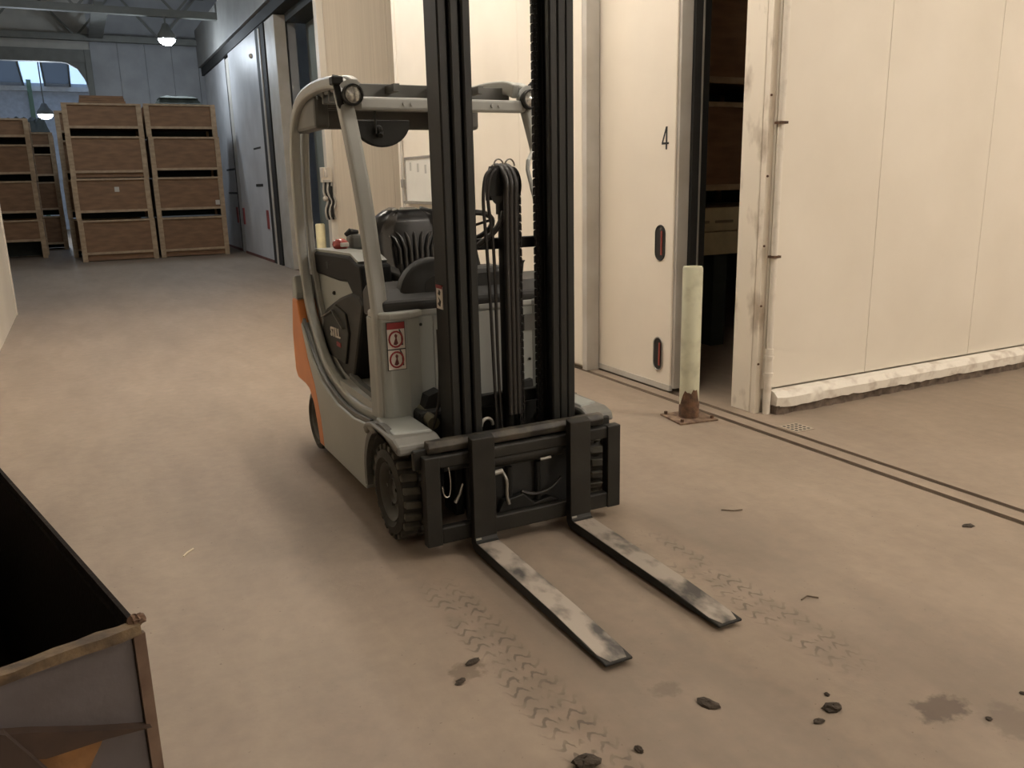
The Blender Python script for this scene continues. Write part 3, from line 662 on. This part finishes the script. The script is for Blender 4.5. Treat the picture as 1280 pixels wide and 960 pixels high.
# --- seat
def back_fn(u, v):
    uu = u*2-1; z = 1.0+.452*v
    half = .19+.055*math.sin(math.pi*min(v, .62)/.62/2)
    if v > .62: half *= math.sqrt(max(0.02, 1-((v-.62)/.40)**2.6))
    x = XC-.015+half*uu
    e = abs(uu)
    bol = .07*max(0, (e-.5)/.5)**1.3*(1-.45*v)
    edge = .075*max(0, (e-.86)/.14)**2 + .06*max(0, (v-.90)/.10)**2
    groove = .012*math.exp(-((e-.52)/.05)**2)*(1 if v < .62 else 0)
    return (x, 4.43-bol+edge+groove+.05*v, z)
fp('seat_backrest', MB().grid(back_fn, 61, 31), 'vinyl', solid=.05, smooth=True, label='black moulded vinyl backrest with fluted centre')
fp('seat_shell', MB().prism([(4.52, 1.0), (4.52, 1.2), (4.54, 1.36), (4.58, 1.36), (4.58, 1.0)], 'x', XC-.16, XC+.14), 'plastic', bevel=.03)
cush = [(3.98, 1.0), (3.97, 1.06), (4.02, 1.095), (4.25, 1.08), (4.45, 1.06), (4.45, .98)]
fp('seat_cushion', MB().prism(cush, 'x', XC-.24, XC+.22), 'vinyl', bevel=.03, segs=3)
fp('seat_base', box(XC-.2, XC+.2, 4.05, 4.45, .94, 1.0), 'plastic')
for i in range(-3, 4):
    x = XC-.015+i*.032
    fp('seat_flute', MB().tube([(x, 4.415, 1.06), (x, 4.42, 1.15), (x, 4.425, 1.25), (x+i*.008, 4.437, 1.31), (x+i*.022, 4.455, 1.345)], .011, 8), 'vinyl', smooth=True)

# --- stickers on the cowl
stk = fp('warning_sticker', box(1.188, 1.272, 3.594, 3.598, .765, .985), 'white', label='white warning label with red header and two red rings')
fp('sticker_header', box(1.188, 1.272, 3.592, 3.595, .955, .985), 'red', stk)
fp('sticker_border', box(1.185, 1.275, 3.5945, 3.5985, .762, .988), 'darkprint', stk)
fp('sticker_divider', box(1.188, 1.272, 3.592, 3.595, .858, .863), 'darkprint', stk)
for zc in (.908, .812):
    fp('ring', MB().tube([(1.228+.032*math.cos(R(a)), 3.593, zc+.036*math.sin(R(a))) for a in range(0, 361, 20)], .0045, 6), 'red', stk)
    fp('pictogram', MB().prism([(1.216, zc-.024), (1.228, zc-.028), (1.238, zc-.02), (1.232, zc+.004), (1.236, zc+.018), (1.228, zc+.026), (1.222, zc+.018), (1.226, zc+.004)], 'y', 3.591, 3.594), mat('dark_red_print', (.10, .015, .015), .6), stk)
    fp('pictogram', MB().prism([(1.254, zc-.03), (1.262, zc-.03), (1.260, zc+.02), (1.248, zc+.046), (1.244, zc+.044), (1.254, zc+.015)], 'y', 3.591, 3.594), 'darkprint', stk)

# --- mast: three nested channel profiles each side
ZT = 2.95
def rail(f, xa, xb, ya, yb, z0):
    """C-channel, open to the inside; xa outer .. xb inner"""
    fl_ = .032
    pts = [(f(xa), ya), (f(xb), ya), (f(xb), ya+fl_), (f(xa+.016), ya+fl_), (f(xa+.016), yb-fl_), (f(xb), yb-fl_), (f(xb), yb), (f(xa), yb)]
    fp('mast_rail', MB().prism(pts, 'z', z0, ZT), 'mast', bevel=.003, segs=1)
    fp('rail_flange', MB().box(min(f(xa+.004), f(xb-.004)), max(f(xa+.004), f(xb-.004)), ya-.004, ya+.002, z0+.01, ZT), 'mastedge', bevel=.003, segs=1)
mm = lambda x: 2*1.684-x
for f in (lambda x: x, mm):
    rail(f, 1.365, 1.408, 3.285, 3.42, .12)
    rail(f, 1.414, 1.456, 3.272, 3.41, .14)
    rail(f, 1.462, 1.502, 3.262, 3.395, .16)
for z, y, h in ((1.33, 3.43, .05), (.60, 3.44, .06), (2.85, 3.44, .1), (.17, 3.43, .12)):
    fp('cross_member', box(1.385, mx(1.385), y-.015, y+.02, z-h/2, z+h/2), 'mast', bevel=.006)
lab = fp('mast_label', box(1.361, 1.367, 3.335, 3.40, 1.065, 1.165), 'white', label='small white pictogram label on the mast')
fp('label_header', box(1.359, 1.364, 3.335, 3.40, 1.155, 1.17), 'red', lab)
fp('label_picture', MB().prism([(3.36, 1.075), (3.385, 1.085), (3.365, 1.10), (3.375, 1.115), (3.35, 1.10)], 'x', 1.359, 1.363), 'darkprint', lab)
fp('label_picture', MB().prism([(3.36, 1.125), (3.38, 1.13), (3.365, 1.15), (3.352, 1.14)], 'x', 1.359, 1.363), 'darkprint', lab)
# lift cylinder, chains, hose loop
fp('lift_cylinder', MB().cyl((1.712, 3.40, .25), (1.712, 3.40, 1.50), .036, 20), 'mast', smooth=True)
fp('cylinder_head', MB().cyl((1.712, 3.40, 1.46), (1.712, 3.40, 1.56), .044, 20), 'mast', smooth=True)
def chain(x, y, z0, z1, name='lift_chain'):
    c = MB(); z = z0; k = 0
    while z < z1:
        for dx in (-.010, 0, .010):
            if (k+(dx == 0)) % 2 == 0: c.box(x+dx-.003, x+dx+.003, y-.011, y+.011, z, z+.030)
        c.box(x-.014, x+.014, y-.004, y+.004, z+.008, z+.016)
        z += .019; k += 1
    fp(name, c, 'chain')['kind'] = 'stuff'
chain(1.85, 3.36, .4, ZT); chain(1.742, 3.34, .4, 1.6)
chain(1.50, 3.35, .4, ZT)
pl = fp('hose_pulley', MB().lathe([(-.045, .01), (-.045, .075), (-.04, .082), (-.03, .06), (-.005, .06), (0, .082), (.005, .06), (.03, .06), (.04, .082), (.045, .075), (.045, .01)], (1.712, 3.40, 1.585), 'x', 24), 'mast', smooth=True)
fp('pulley_bracket', MB().prism([(1.615, 1.54), (1.605, 1.62), (1.62, 1.668), (1.66, 1.67), (1.67, 1.54)], 'y', 3.35, 3.37), 'mast', pl)
for x in (1.668, 1.722): fp('hose_guard_ring', MB().tube([(x+.024*math.cos(R(a)), 3.37, 1.668+.030*math.sin(R(a))) for a in range(0, 181, 15)], .0035, 6), 'chrome', pl)
for i, x in enumerate((1.672, 1.694, 1.716)):
    loop = [(x, 3.315, .55), (x, 3.315, 1.4)]+[(x+.004*i*0, 3.40-.095*math.cos(R(a)), 1.575+.095*math.sin(R(a))) for a in range(0, 181, 15)]+[(x, 3.493, 1.52)]
    fp('hydraulic_hose', MB().tube(smooth_path(loop, 2), .0125, 10), 'hose', smooth=True)
for x, dx in ((1.585, .0), (1.608, .010)):
    pts = [(x+.035, 3.35, 1.655), (x+.004, 3.345, 1.62), (x-.008, 3.345, 1.52), (x+dx, 3.345, 1.36), (x+.012+dx*.5, 3.345, 1.1), (x+.02, 3.345, .8), (x+.03, 3.345, .45)]
    fp('hydraulic_hose', MB().tube(smooth_path(pts), .0075, 8), 'hose', smooth=True)
fp('hydraulic_hose', MB().tube(smooth_path([(1.68, 3.36, 1.47), (1.655, 3.34, 1.43), (1.62, 3.35, 1.38), (1.56, 3.38, 1.33)]), .013, 8), 'hose', smooth=True)
fp('hydraulic_hose', MB().tube(smooth_path([(1.40, 3.50, .95), (1.385, 3.46, .75), (1.365, 3.45, .60), (1.33, 3.48, .45)]), .008, 8), 'hose', smooth=True)
fp('tilt_cylinder', MB().cyl((1.345, 3.46, .52), (1.345, 3.75, .55), .03), mat('tilt_cyl', (.11, .10, .06), .5), smooth=True)
fp('tilt_cylinder', MB().cyl((mx(1.345), 3.46, .52), (mx(1.345), 3.75, .55), .03), 'mast', smooth=True)
fp('hose_fitting', MB().tube([(1.57+.03*math.cos(R(a)), 3.36, .50+.035*math.sin(R(a))) for a in range(0, 200, 20)], .008, 8), 'alu', smooth=True)
fp('hose_fitting', MB().cyl((1.90, 3.40, .575), (1.97, 3.39, .56), .012), 'alu', smooth=True)

# --- fork carriage
YC = 3.15
XL, XR = 1.172, 2.175
for x0, x1 in ((XL, XL+.072), (XR-.072, XR)):
    fp('carriage_side', box(x0, x1, YC-.0, YC+.05, .055, .465), 'carriage', bevel=.005)
fp('carriage_bar', box(XL+.07, XR-.07, YC+.004, YC+.045, .057, .135), 'carriage', bevel=.008)
fp('carriage_bar', box(XL+.02, XR-.02, YC+.01, YC+.05, .405, .462), 'carriage', bevel=.008)
fp('carriage_top_rail', MB().prism([(YC+.03, .47), (YC+.02, .50), (YC+.035, .523), (YC+.075, .523), (YC+.085, .47)], 'x', XL+.03, XR-.08), 'carrworn', bevel=.006)
fp('carriage_lip', box(XL-.03, XL+.10, YC+.05, YC+.075, .40, .49), 'carriage', bevel=.006)
fp('carriage_lip', box(XR-.13, XR-.03, YC+.05, YC+.075, .42, .50), 'carriage', bevel=.006)
fp('sideshift_cylinder', MB().cyl((1.50, YC+.06, .385), (1.87, YC+.06, .385), .035, 18), 'carriage', smooth=True)
fp('sideshift_rod', MB().cyl((1.28, YC+.06, .385), (2.05, YC+.06, .385), .015, 12), 'carriage', smooth=True)
fp('carriage_back', box(1.40, 1.95, 3.225, 3.255, .10, .48), 'black', bevel=.01)
for x in (1.60, 1.75): fp('chain_anchor', MB().cyl((x, YC+.055, .14), (x, YC+.055, .34), .014, 10), 'mast')
fp('carriage_lower_block', MB().prism([(1.53, .135), (1.56, .19), (1.66, .205), (1.72, .15), (1.80, .165), (1.86, .135)], 'y', YC+.03, YC+.07), 'mast', bevel=.006)
fp('hydraulic_hose', MB().tube(smooth_path([(1.545, YC+.03, .345), (1.56, YC+.0, .30), (1.57, YC+.02, .22), (1.585, YC+.03, .17)]), .007, 8), 'alu', smooth=True)
fp('hydraulic_hose', MB().tube(smooth_path([(1.86, YC+.03, .25), (1.80, YC+.03, .205), (1.72, YC+.04, .19), (1.66, YC+.05, .21)]), .008, 8), 'hose', smooth=True)
fp('hose_fitting', MB().cyl((1.505, YC+.02, .335), (1.55, YC+.02, .34), .011), 'alu', smooth=True)
fp('hose_fitting', MB().cyl((1.745, YC+.02, .36), (1.80, YC+.02, .362), .007), 'alu', smooth=True)
fp('safety_hook', MB().tube(smooth_path([(1.295, YC+.03, .40), (1.297, YC+.02, .33), (1.29, YC+.02, .275), (1.275, YC+.02, .268), (1.262, YC+.02, .285), (1.258, YC+.02, .32)]), .004, 8), 'chrome', smooth=True)
fp('locking_lever', MB().tube([(1.315, YC+.02, .235), (1.335, YC+.015, .27), (1.355, YC+.02, .315)], [.009, .006, .006], 8), 'chrome', smooth=True)

# --- forks
def fork(xa, xb, tip):
    YT = 2.075+tip
    prof = [(YC-.045, .53), (YC-.002, .54), (YC-.002, .04), (YC-.02, .018), (YC-.05, .010), (YT+.3, .010), (YT, .016), (YT, .026), (YT+.35, .044), (YC-.075, .054), (YC-.052, .060), (YC-.045, .075)]
    o = fp('fork', MB().prism(prof, 'x', xa, xb), 'carriage', bevel=.004)
    # worn upper face of the blade, with rounded tip
    cxx = (xa+xb)/2; hw = (xb-xa)/2-.004
    pts = [(xa+.004, YC-.10), (xb-.004, YC-.10), (xb-.004, YT+.06), (xb-.022, YT+.008), (xa+.022, YT+.008), (xa+.004, YT+.06)]
    def zt(y): return .0455 + (y-(YT+.35))/((YC-.075)-(YT+.35))*.010 if y > YT+.35 else .0275+(y-YT)/.35*.018
    m_ = MB(); ys = [YC-.062, YC-.4, YT+.35, YT+.2, YT+.06, YT+.008]; vs_ = []
    for y in ys:
        hh = hw if y > YT+.05 else hw-.018
        vs_ += [(cxx-hh, y, zt(y)), (cxx+hh, y, zt(y)), (cxx-hh, y, zt(y)-.008), (cxx+hh, y, zt(y)-.008)]
    fs = [(0, 1, 3, 2), (20, 22, 23, 21)]
    for i in range(5):
        a = i*4; b_ = a+4; fs += [(a, b_, b_+1, a+1), (a, a+2, b_+2, b_), (a+1, b_+1, b_+3, a+3), (a+2, a+3, b_+3, b_+2)]
    fp('fork_wear_face', m_.add(vs_, fs), 'forktop', o)
    fp('fork_heel_shine', box(xa+.004, xa+.03, YC-.050, YC-.046, .066, .074), 'alu', o)
fork(1.375, 1.485, -.01); fork(1.868, 1.978, 0)

# ================================================================== SMALLER THINGS
# rusty bollard
t = thing('bollard', (3.55, 4.33, 0), 'pale green bollard with a rusty foot beside the open doorway', 'bollard')
bx_, by_ = 3.55, 4.33
part('post', MB().lathe([(.012, .001), (.012, .066), (1.02, .066), (1.035, .060), (1.035, .052), (1.01, .048), (1.01, .001)], (bx_, by_, 0), 'z', 32), 'bollard', t, smooth=True)
part('rust_patch', MB().lathe([(.012, .068), (.03, .0685), (.09, .0675), (.10, .066)], (bx_, by_, 0), 'z', 32), 'rust', t, smooth=True)
rp = MB(); sgm = []
for k in range(13):
    an = R(170+12*k); hgt = .10+.10*min(1, max(0, 2.2-abs(k-6)/2.6))+random.uniform(-.022, .022)
    sgm.append((an, hgt))
vs_ = []; fs = []
for an, hgt in sgm: vs_ += [(bx_+.0675*math.cos(an), by_+.0675*math.sin(an), .09), (bx_+.0672*math.cos(an), by_+.0672*math.sin(an), hgt)]
for i in range(12): fs.append((2*i, 2*i+2, 2*i+3, 2*i+1))
part('rust_patch', rp.add(vs_, fs), 'rust', t, solid=.002)
a_ = R(-8); ca, sa = math.cos(a_), math.sin(a_)
pt = lambda u, v: (bx_+u*ca-v*sa, by_+u*sa+v*ca)
part('base_plate', MB().prism([pt(-.145, -.14), pt(.145, -.14), pt(.14, .14), pt(-.145, .135)], 'z', 0, .012), mat('plate_rust', (.22, .15, .095), .85, c2=(.09, .05, .03), scale=20, bump=.3), t, bevel=.002)
for u, v in ((-.115, -.11), (.115, -.11), (.115, .11), (-.115, .11)):
    p = pt(u, v); part('anchor_bolt', MB().cyl((*p, .012), (*p, .032), .012, 6), 'rust', t)
# second bollard, far
t = thing('bollard', (3.42, 13.4, 0), 'small yellow bollard seen through the cab beyond the seat', 'bollard')
part('post', MB().lathe([(0, .001), (0, .075), (1.0, .075), (1.02, .06), (1.02, .001)], (3.42, 13.4, 0), 'z', 24), 'bollard_y', t, smooth=True)
part('base_plate', box(3.28, 3.56, 13.26, 13.54, 0, .012), 'rust', t)
# drain grate in the floor
t = thing('floor_drain', (3.99, 3.78, 0), 'small square drain grate in the floor by the kerb', 'drain')
part('frame', box(3.91, 4.07, 3.70, 3.86, 0.001, .004), 'grate', t)
for i in range(4):
    for j in range(4):
        part('drain_hole', MB().cyl((3.938+.035*i, 3.728+.035*j, .003), (3.938+.035*i, 3.728+.035*j, .0052), .011, 8), 'black', t)
# whiteboard on the corridor wall
t = thing('whiteboard', (3.73, 9.6, 1.3), 'white notice board with a tray on the wall behind the mast', 'whiteboard')
part('board', box(3.715, 3.733, 8.75, 10.12, 1.40, 1.90), 'board', t)
part('top_rail', box(3.705, 3.734, 8.73, 10.14, 1.90, 1.925), 'alu', t); part('side_rail', box(3.705, 3.734, 10.12, 10.14, 1.40, 1.90), 'alu', t)
part('pen_tray', box(3.66, 3.734, 8.75, 10.12, 1.365, 1.40), 'alu', t)
for y, z in ((9.95, 1.82), (9.7, 1.80), (9.45, 1.78)): part('faint_writing', box(3.7135, 3.716, y-.03, y+.03, z-.06, z+.04), mat('faint_ink', (.5, .5, .46), .6), t)
# wiring trunk next to the whiteboard
t = thing('cable_trunking', (3.72, 10.25, 0), 'thin vertical cable trunking left of the white notice board', 'trunking')
part('trunk', box(3.705, 3.727, 10.23, 10.265, .05, 2.15), 'doorgrey', t); part('junction', box(3.70, 3.727, 10.2, 10.29, 1.56, 1.66), 'alu', t)
# switch box and cables on the far block's corner
t = thing('switch_box', (3.7, 14.0, 1.6), 'beige switch box with white sockets on the far wall corner', 'switch box')
part('box', box(3.62, 3.80, 13.86, 13.95, 1.66, 1.90), 'cream_rib', t, bevel=.008)
for dx in (0, .07): part('socket', box(3.60+dx, 3.65+dx, 13.84, 13.87, 1.74, 1.89), 'white', t, bevel=.005)
part('socket_lip', box(3.64, 3.76, 13.85, 13.9, 1.66, 1.70), 'doorgrey', t)
t = thing('cable_bundle', (3.70, 13.9, 1.0), 'dark coiled cables hanging below the beige switch box', 'cables')
for i in range(5):
    x = 3.66+.035*i
    part('cable', MB().tube(smooth_path([(x, 13.9, 1.66), (x-.02, 13.87, 1.5), (x+.03, 13.86, 1.35), (x-.01, 13.87, 1.2), (x+.02, 13.9, 1.06)]), .016, 6), 'black' if i % 2 else 'doorgrey', t, smooth=True)
part('plug', MB().ball((3.66, 13.85, 1.40), .045), 'white', t); part('cable_hook', box(3.74, 3.79, 13.85, 13.93, 1.1, 1.6), 'black', t)

# ---------------------------------------------------------------- wooden bins
def wooden_bin(x0, x1, y0, y1, z0, h, gapz, label, group, closed=False):
    t = thing('wooden_bin', ((x0+x1)/2, y0, z0), label, 'bin', group)
    pw = .11; jx = random.uniform(-.012, .012)
    A, B = x0+jx, x1+jx
    zb = z0+gapz
    for xa, ya in ((A, y0), (B-pw, y0), (A, y1-pw), (B-pw, y1-pw)):
        part('corner_post', box(xa, xa+pw, ya, ya+pw, z0, z0+h-.02), 'woodlight', t)
    part('front_panel', box(A+pw*.5, B-pw*.5, y0+.04, y0+.06, zb, z0+h-.03), 'wood', t)
    part('back_panel', box(A+pw*.5, B-pw*.5, y1-.06, y1-.04, zb, z0+h-.03), 'wood', t)
    for xa in (A+.02, B-.045): part('side_panel', box(xa, xa+.025, y0+.08, y1-.08, zb, z0+h-.03), 'wood', t)
    part('base_board', box(A+.05, B-.05, y0+.05, y1-.05, zb-.02, zb+.02), 'wood', t)
    part('bottom_rail', box(A+pw, B-pw, y0+.0, y0+.05, zb-.03, zb+.025), 'woodlight', t)
    part('top_rail', box(A+pw*.0, B-pw*.0, y0-.005, y0+.05, z0+h-.045, z0+h-.002), 'woodlight', t)
    part('gap_shade_back', box(A+.05, B-.05, y1-.09, y1-.07, z0+.005, zb), 'tarp', t)  # dark boards added so the gap under each bin reads as shade
    for xa in (A+.03, B-.055): part('gap_shade_side', box(xa, xa+.025, y0+.12, y1-.12, z0+.005, zb), 'tarp', t)
    if closed: part('base_front_board', box(A+pw, B-pw, y0+.06, y0+.08, z0+.02, zb-.02), 'wood', t)
    return t
names = ['bottom', 'second lowest', 'third from the floor', 'topmost']
def stack(x0, x1, y0, y1, zs, gaps, where, closed=()):
    for i, (a, b_) in enumerate(zip(zs[:-1], zs[1:])):
        wooden_bin(x0, x1, y0, y1, a, b_-a, gaps[i], '%s brown wooden bin of the %s' % (names[i], where), 'wooden bins in the '+where, i in closed)
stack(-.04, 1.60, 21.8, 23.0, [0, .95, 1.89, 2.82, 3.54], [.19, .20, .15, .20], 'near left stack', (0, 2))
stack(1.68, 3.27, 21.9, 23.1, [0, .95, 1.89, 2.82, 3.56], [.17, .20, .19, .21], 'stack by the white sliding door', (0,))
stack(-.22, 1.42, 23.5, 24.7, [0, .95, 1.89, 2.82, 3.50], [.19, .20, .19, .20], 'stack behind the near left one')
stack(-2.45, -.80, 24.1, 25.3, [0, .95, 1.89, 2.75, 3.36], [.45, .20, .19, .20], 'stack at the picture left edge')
stack(-1.95, -.36, 27.2, 28.4, [0, .95, 1.89, 2.65, 3.22], [.19, .20, .19, .22], 'farthest left stack')
def paper(x, y, z, label):
    tag(part('paper_tag', box(x, x+.10, y-.006, y-.001, z, z+.11), 'white', off=(x, y, z)), label, 'tag', 'paper tags on the bins')
def paper(x, y, z, label):
    o = part('paper_tag', box(x, x+.10, y-.006, y-.001, z, z+.11), 'white', off=(x+.05, y, z)); tag(o, label, 'paper tag')
paper(.83, 21.84, 1.58, 'small white paper square on a bin of the near left stack')
paper(3.05, 21.9, 1.22, 'pale paper tag at the right edge of the right stack')
# lids and bundles on top
t = thing('wooden_pallet', (.80, 22.3, 3.54), 'brown wooden board pile lying on top of the near left stack', 'boards')
for k in range(3): part('board', box(.34+.01*k, 1.30-.02*k, 21.86, 22.9, 3.545+.055*k, 3.595+.055*k), 'wood', t)
t = thing('tarpaulin_bundle', (2.45, 22.3, 3.56), 'dark folded tarpaulin on top of the right stack', 'tarpaulin')
def lump(x0, x1, y0, y1, z0, h, seed):
    rnd = random.Random(seed)
    ph = [rnd.uniform(0, 6) for _ in range(4)]
    def fn(u, v):
        e = min(1, min(u, 1-u)*9)*min(1, min(v, 1-v)*6)
        z = z0+h*e*(.82+.18*math.sin(u*17+ph[0])*math.cos(v*9+ph[1])+.06*math.sin(u*41+ph[2]))
        return (x0+(x1-x0)*u+.02*math.sin(v*20+ph[3]), y0+(y1-y0)*v, z)
    return MB().grid(fn, 30, 14)
part('tarpaulin', lump(1.98, 3.0, 21.95, 22.9, 3.562, .19, 2), 'tarp', t, solid=.02)
part('fold', lump(2.05, 2.9, 22.0, 22.6, 3.70, .06, 5), 'tarp', t, solid=.02)
t = thing('tarpaulin_bundle', (-.9, 27.7, 3.22), 'grey tarpaulin heap on top of the farther left stack', 'tarpaulin')
part('tarpaulin', lump(-1.55, -.42, 27.25, 28.3, 3.225, .42, 9), mat('grey_tarp', (.10, .12, .12), .8), t, solid=.02)

# ---------------------------------------------------------------- inside the cold store
t = thing('pallet_box', (5.4, 6.2, 0), 'cream crate on dark legs standing inside the dim cold store', 'crate')
part('side_board', box(4.5, 6.6, 6.2, 6.25, 1.11, 1.32), 'crate', t); part('side_board', box(4.5, 6.6, 6.2, 6.25, .885, 1.095), 'crate', t)
part('crate_body', box(4.52, 6.58, 6.25, 7.3, .88, 1.32), 'crate', t)
for x in (4.75, 5.42, 6.3): part('leg', box(x-.08, x+.08, 6.21, 6.39, 0, .88), 'tarp', t)
for x0, x1 in ((5.20, 5.26), (5.33, 5.55)): part('marking', box(x0, x1, 6.197, 6.201, 1.18, 1.205), mat('faint_marking', (.3, .24, .15), .7), t)
for k in range(3):
    wooden_bin(4.5, 6.3, 6.2, 7.3, 1.33+.95*k, .94, .18, '%s wooden bin stacked on the crate in the dark cold store' % ('lowest', 'middle', 'uppermost')[k], 'bins inside the cold store')

# ---------------------------------------------------------------- steel skip in the foreground
H = .85
c0 = Vector((0.0, 1.50, 0)); ang = R(14.5)
ex = Vector((-math.cos(ang)*1, -math.sin(ang)*.55-.0, 0))    # along the near rim, to the left
ex = Vector((-math.cos(R(16)), -math.sin(R(16)), 0)); ey = Vector((-math.sin(R(14.3)), math.cos(R(14.3)), 0))
SK = thing('steel_skip', (0, 1.5, 0), 'rusty grey open steel skip in the lower left corner', 'skip')
P3 = lambda a, b_, z: tuple(c0+ex*a+ey*b_+Vector((0, 0, z)))
def sbox(a0, a1, b0, b1, z0, z1):
    return MB().add([P3(a0,b0,z0),P3(a1,b0,z0),P3(a1,b1,z0),P3(a0,b1,z0),P3(a0,b0,z1),P3(a1,b0,z1),P3(a1,b1,z1),P3(a0,b1,z1)],
                    [(0,3,2,1),(4,5,6,7),(0,1,5,4),(1,2,6,5),(2,3,7,6),(3,0,4,7)])
LA, LB = 1.3, 1.6
part('front_plate', sbox(0, LA, 0, .012, .08, H-.02), 'skip', SK)
part('side_plate', sbox(0, .012, .0, LB, .08, H-.02), 'skip_shade', SK)
part('side_plate', sbox(LA-.012, LA, .0, LB, .08, H-.02), 'skip_shade', SK)
part('back_plate', sbox(0, LA, LB-.012, LB, .08, H-.02), 'skip_shade', SK)
part('bottom_plate', sbox(0, LA, 0, LB, .08, .1), 'skip_shade', SK)
def ragged(a0, a1, b0, b1, z0, z1, n, amp, along='a'):
    m_ = MB(); vs_ = []; fs = []
    for i in range(n):
        t_ = i/(n-1); j = lambda: random.uniform(-amp, amp)
        if along == 'a': a = a0+(a1-a0)*t_; vs_ += [P3(a, b0+j(), z0+j()), P3(a, b1+j(), z0), P3(a, b1+j(), z1+j()*.5), P3(a, b0+j(), z1+j()*.5)]
        else: b_ = b0+(b1-b0)*t_; vs_ += [P3(a0, b_, z0), P3(a1, b_, z0), P3(a1, b_, z1), P3(a0, b_, z1)]
    for i in range(n-1):
        for k in range(4): fs.append((i*4+k, (i+1)*4+k, (i+1)*4+(k+1)%4, i*4+(k+1)%4))
    fs += [(0, 1, 2, 3), tuple((n-1)*4+k for k in (3, 2, 1, 0))]
    return m_.add(vs_, fs)
part('rim', ragged(-.004, LA, -.010, .018, H-.018, H, 40, .003), 'skiprust', SK)
part('rim', sbox(-.003, .006, .02, LB, H-.02, H), 'skip_shade', SK)
part('rim', sbox(0, LA, LB-.03, LB, H-.03, H), 'skiprust', SK)
part('rim', sbox(LA-.03, LA, 0, LB, H-.03, H), 'skiprust', SK)
part('corner_lug', MB().ball(P3(-.004, .012, H+.0), .014, 10, 6, (1.1, 1, .8), .25), 'rust', SK)
part('corner_edge', sbox(-.010, .010, -.008, .004, .0, H-.018), mat('skip_edge', (.14, .09, .06), .75, c2=(.08, .045, .028), scale=14), SK)
def face(poly, b0, b1):
    n = len(poly); vs_ = [P3(a, b0, z) for a, z in poly]+[P3(a, b1, z) for a, z in poly]
    return MB().add(vs_, [tuple(range(n)), tuple(range(n, 2*n))[::-1]]+[(i, n+i, n+(i+1) % n, (i+1) % n) for i in range(n)])
part('stiffener_rib', face([(.004, .652), (.10, .694), (.19, .738), (.36, .81), (.36, .77), (.175, .68), (.08, .668)], -.022, 0), mat('rib_brown', (.05, .026, .015), .8, c2=(.03, .016, .01), scale=15), SK)
part('bare_patch', face([(.08, .668), (.175, .68), (.30, .74), (.30, .66), (.166, .60), (.119, .60), (.10, .635), (.088, .652)], -.006, 0), mat('bare_rust_orange', (.22, .105, .032), .75, c2=(.12, .055, .02), scale=14, bump=.3), SK)
part('brace', face([(.36, .86), (.335, .84), (.227, .765), (.166, .645), (.10, .50), (.16, .50), (.24, .66), (.34, .78)], -.045, -.022), mat('brace_brown', (.035, .02, .013), .8), SK)
for a in (.1, LA-.15): part('foot', sbox(a, a+.1, .1, LB-.1, 0, .08), 'rust', SK)

# ---------------------------------------------------------------- bits lying on the floor
def clod(x, y, r, sq, rot, label, m='clod', name='dirt_clod', cat='clod'):
    mb = MB().ball((0, 0, 0), r, 9, 6, sq, .22)
    ca, sa = math.cos(R(rot)), math.sin(R(rot))
    mb.v = [(a*ca-b_*sa+x, a*sa+b_*ca+y, max(0, c+r*sq[2]*.55)) for a, b_, c in mb.v]
    o = part(name, mb, m, off=(x, y, 0)); tag(o, label, cat)
clod(1.555, 1.762, .030, (.75, 1.15, .28), 25, 'flat dark clod on the floor ahead of the fork tips')
clod(1.872, 1.56, .030, (1.15, .7, .4), -25, 'dark lumpy clod on the floor right of the flat clod')
clod(1.79, 1.535, .018, (1.1, .6, .35), -15, 'tiny dark crumb just below the lumpy clod')
clod(1.915, 1.62, .009, (1, 1, .5), 0, 'pin sized crumb just above the lumpy clod')
clod(1.24, 1.69, .016, (.7, 1.1, .5), 20, 'small dark clod near the bottom edge below the left fork')
clod(1.078, 1.712, .034, (1.2, .8, .5), -10, 'dark clod cut by the bottom edge of the picture')
clod(1.01, 2.335, .022, (1.3, .6, .35), 15, 'brown clod left of the left fork tip')
clod(.925, 2.25, .020, (1.2, .7, .3), 30, 'reddish brown clod farthest left of the fork tips')
clod(3.49, 2.235, .026, (1.2, .7, .25), -20, 'dark flake on the floor at the right edge below the door track')
clod(2.24, 1.30, .010, (1, 1, .5), 0, 'crumb beside the dark stain at lower right')
clod(2.45, 1.33, .008, (1, 1, .5), 0, 'crumb right of the dark stain at lower right')
for pts, r, m, lb in (([(2.64, 2.95, .004), (2.68, 2.91, .006), (2.73, 2.90, .004)], .003, 'twigm', 'short curved twig on the floor right of the carriage'),
                      ([(.225, 3.735, .003), (.245, 3.765, .005), (.275, 3.80, .003)], .0035, 'straw', 'pale straw on the floor left of the front wheel'),
                      ([(2.30, 2.10, .004), (2.34, 2.11, .006), (2.37, 2.08, .004)], .003, 'twigm', 'tiny twig on the tyre print right of the fork tip')):
    o = part('straw' if m == 'straw' else 'twig', MB().tube(pts, r, 6), m, off=pts[1]); tag(o, lb, 'straw' if m == 'straw' else 'twig')
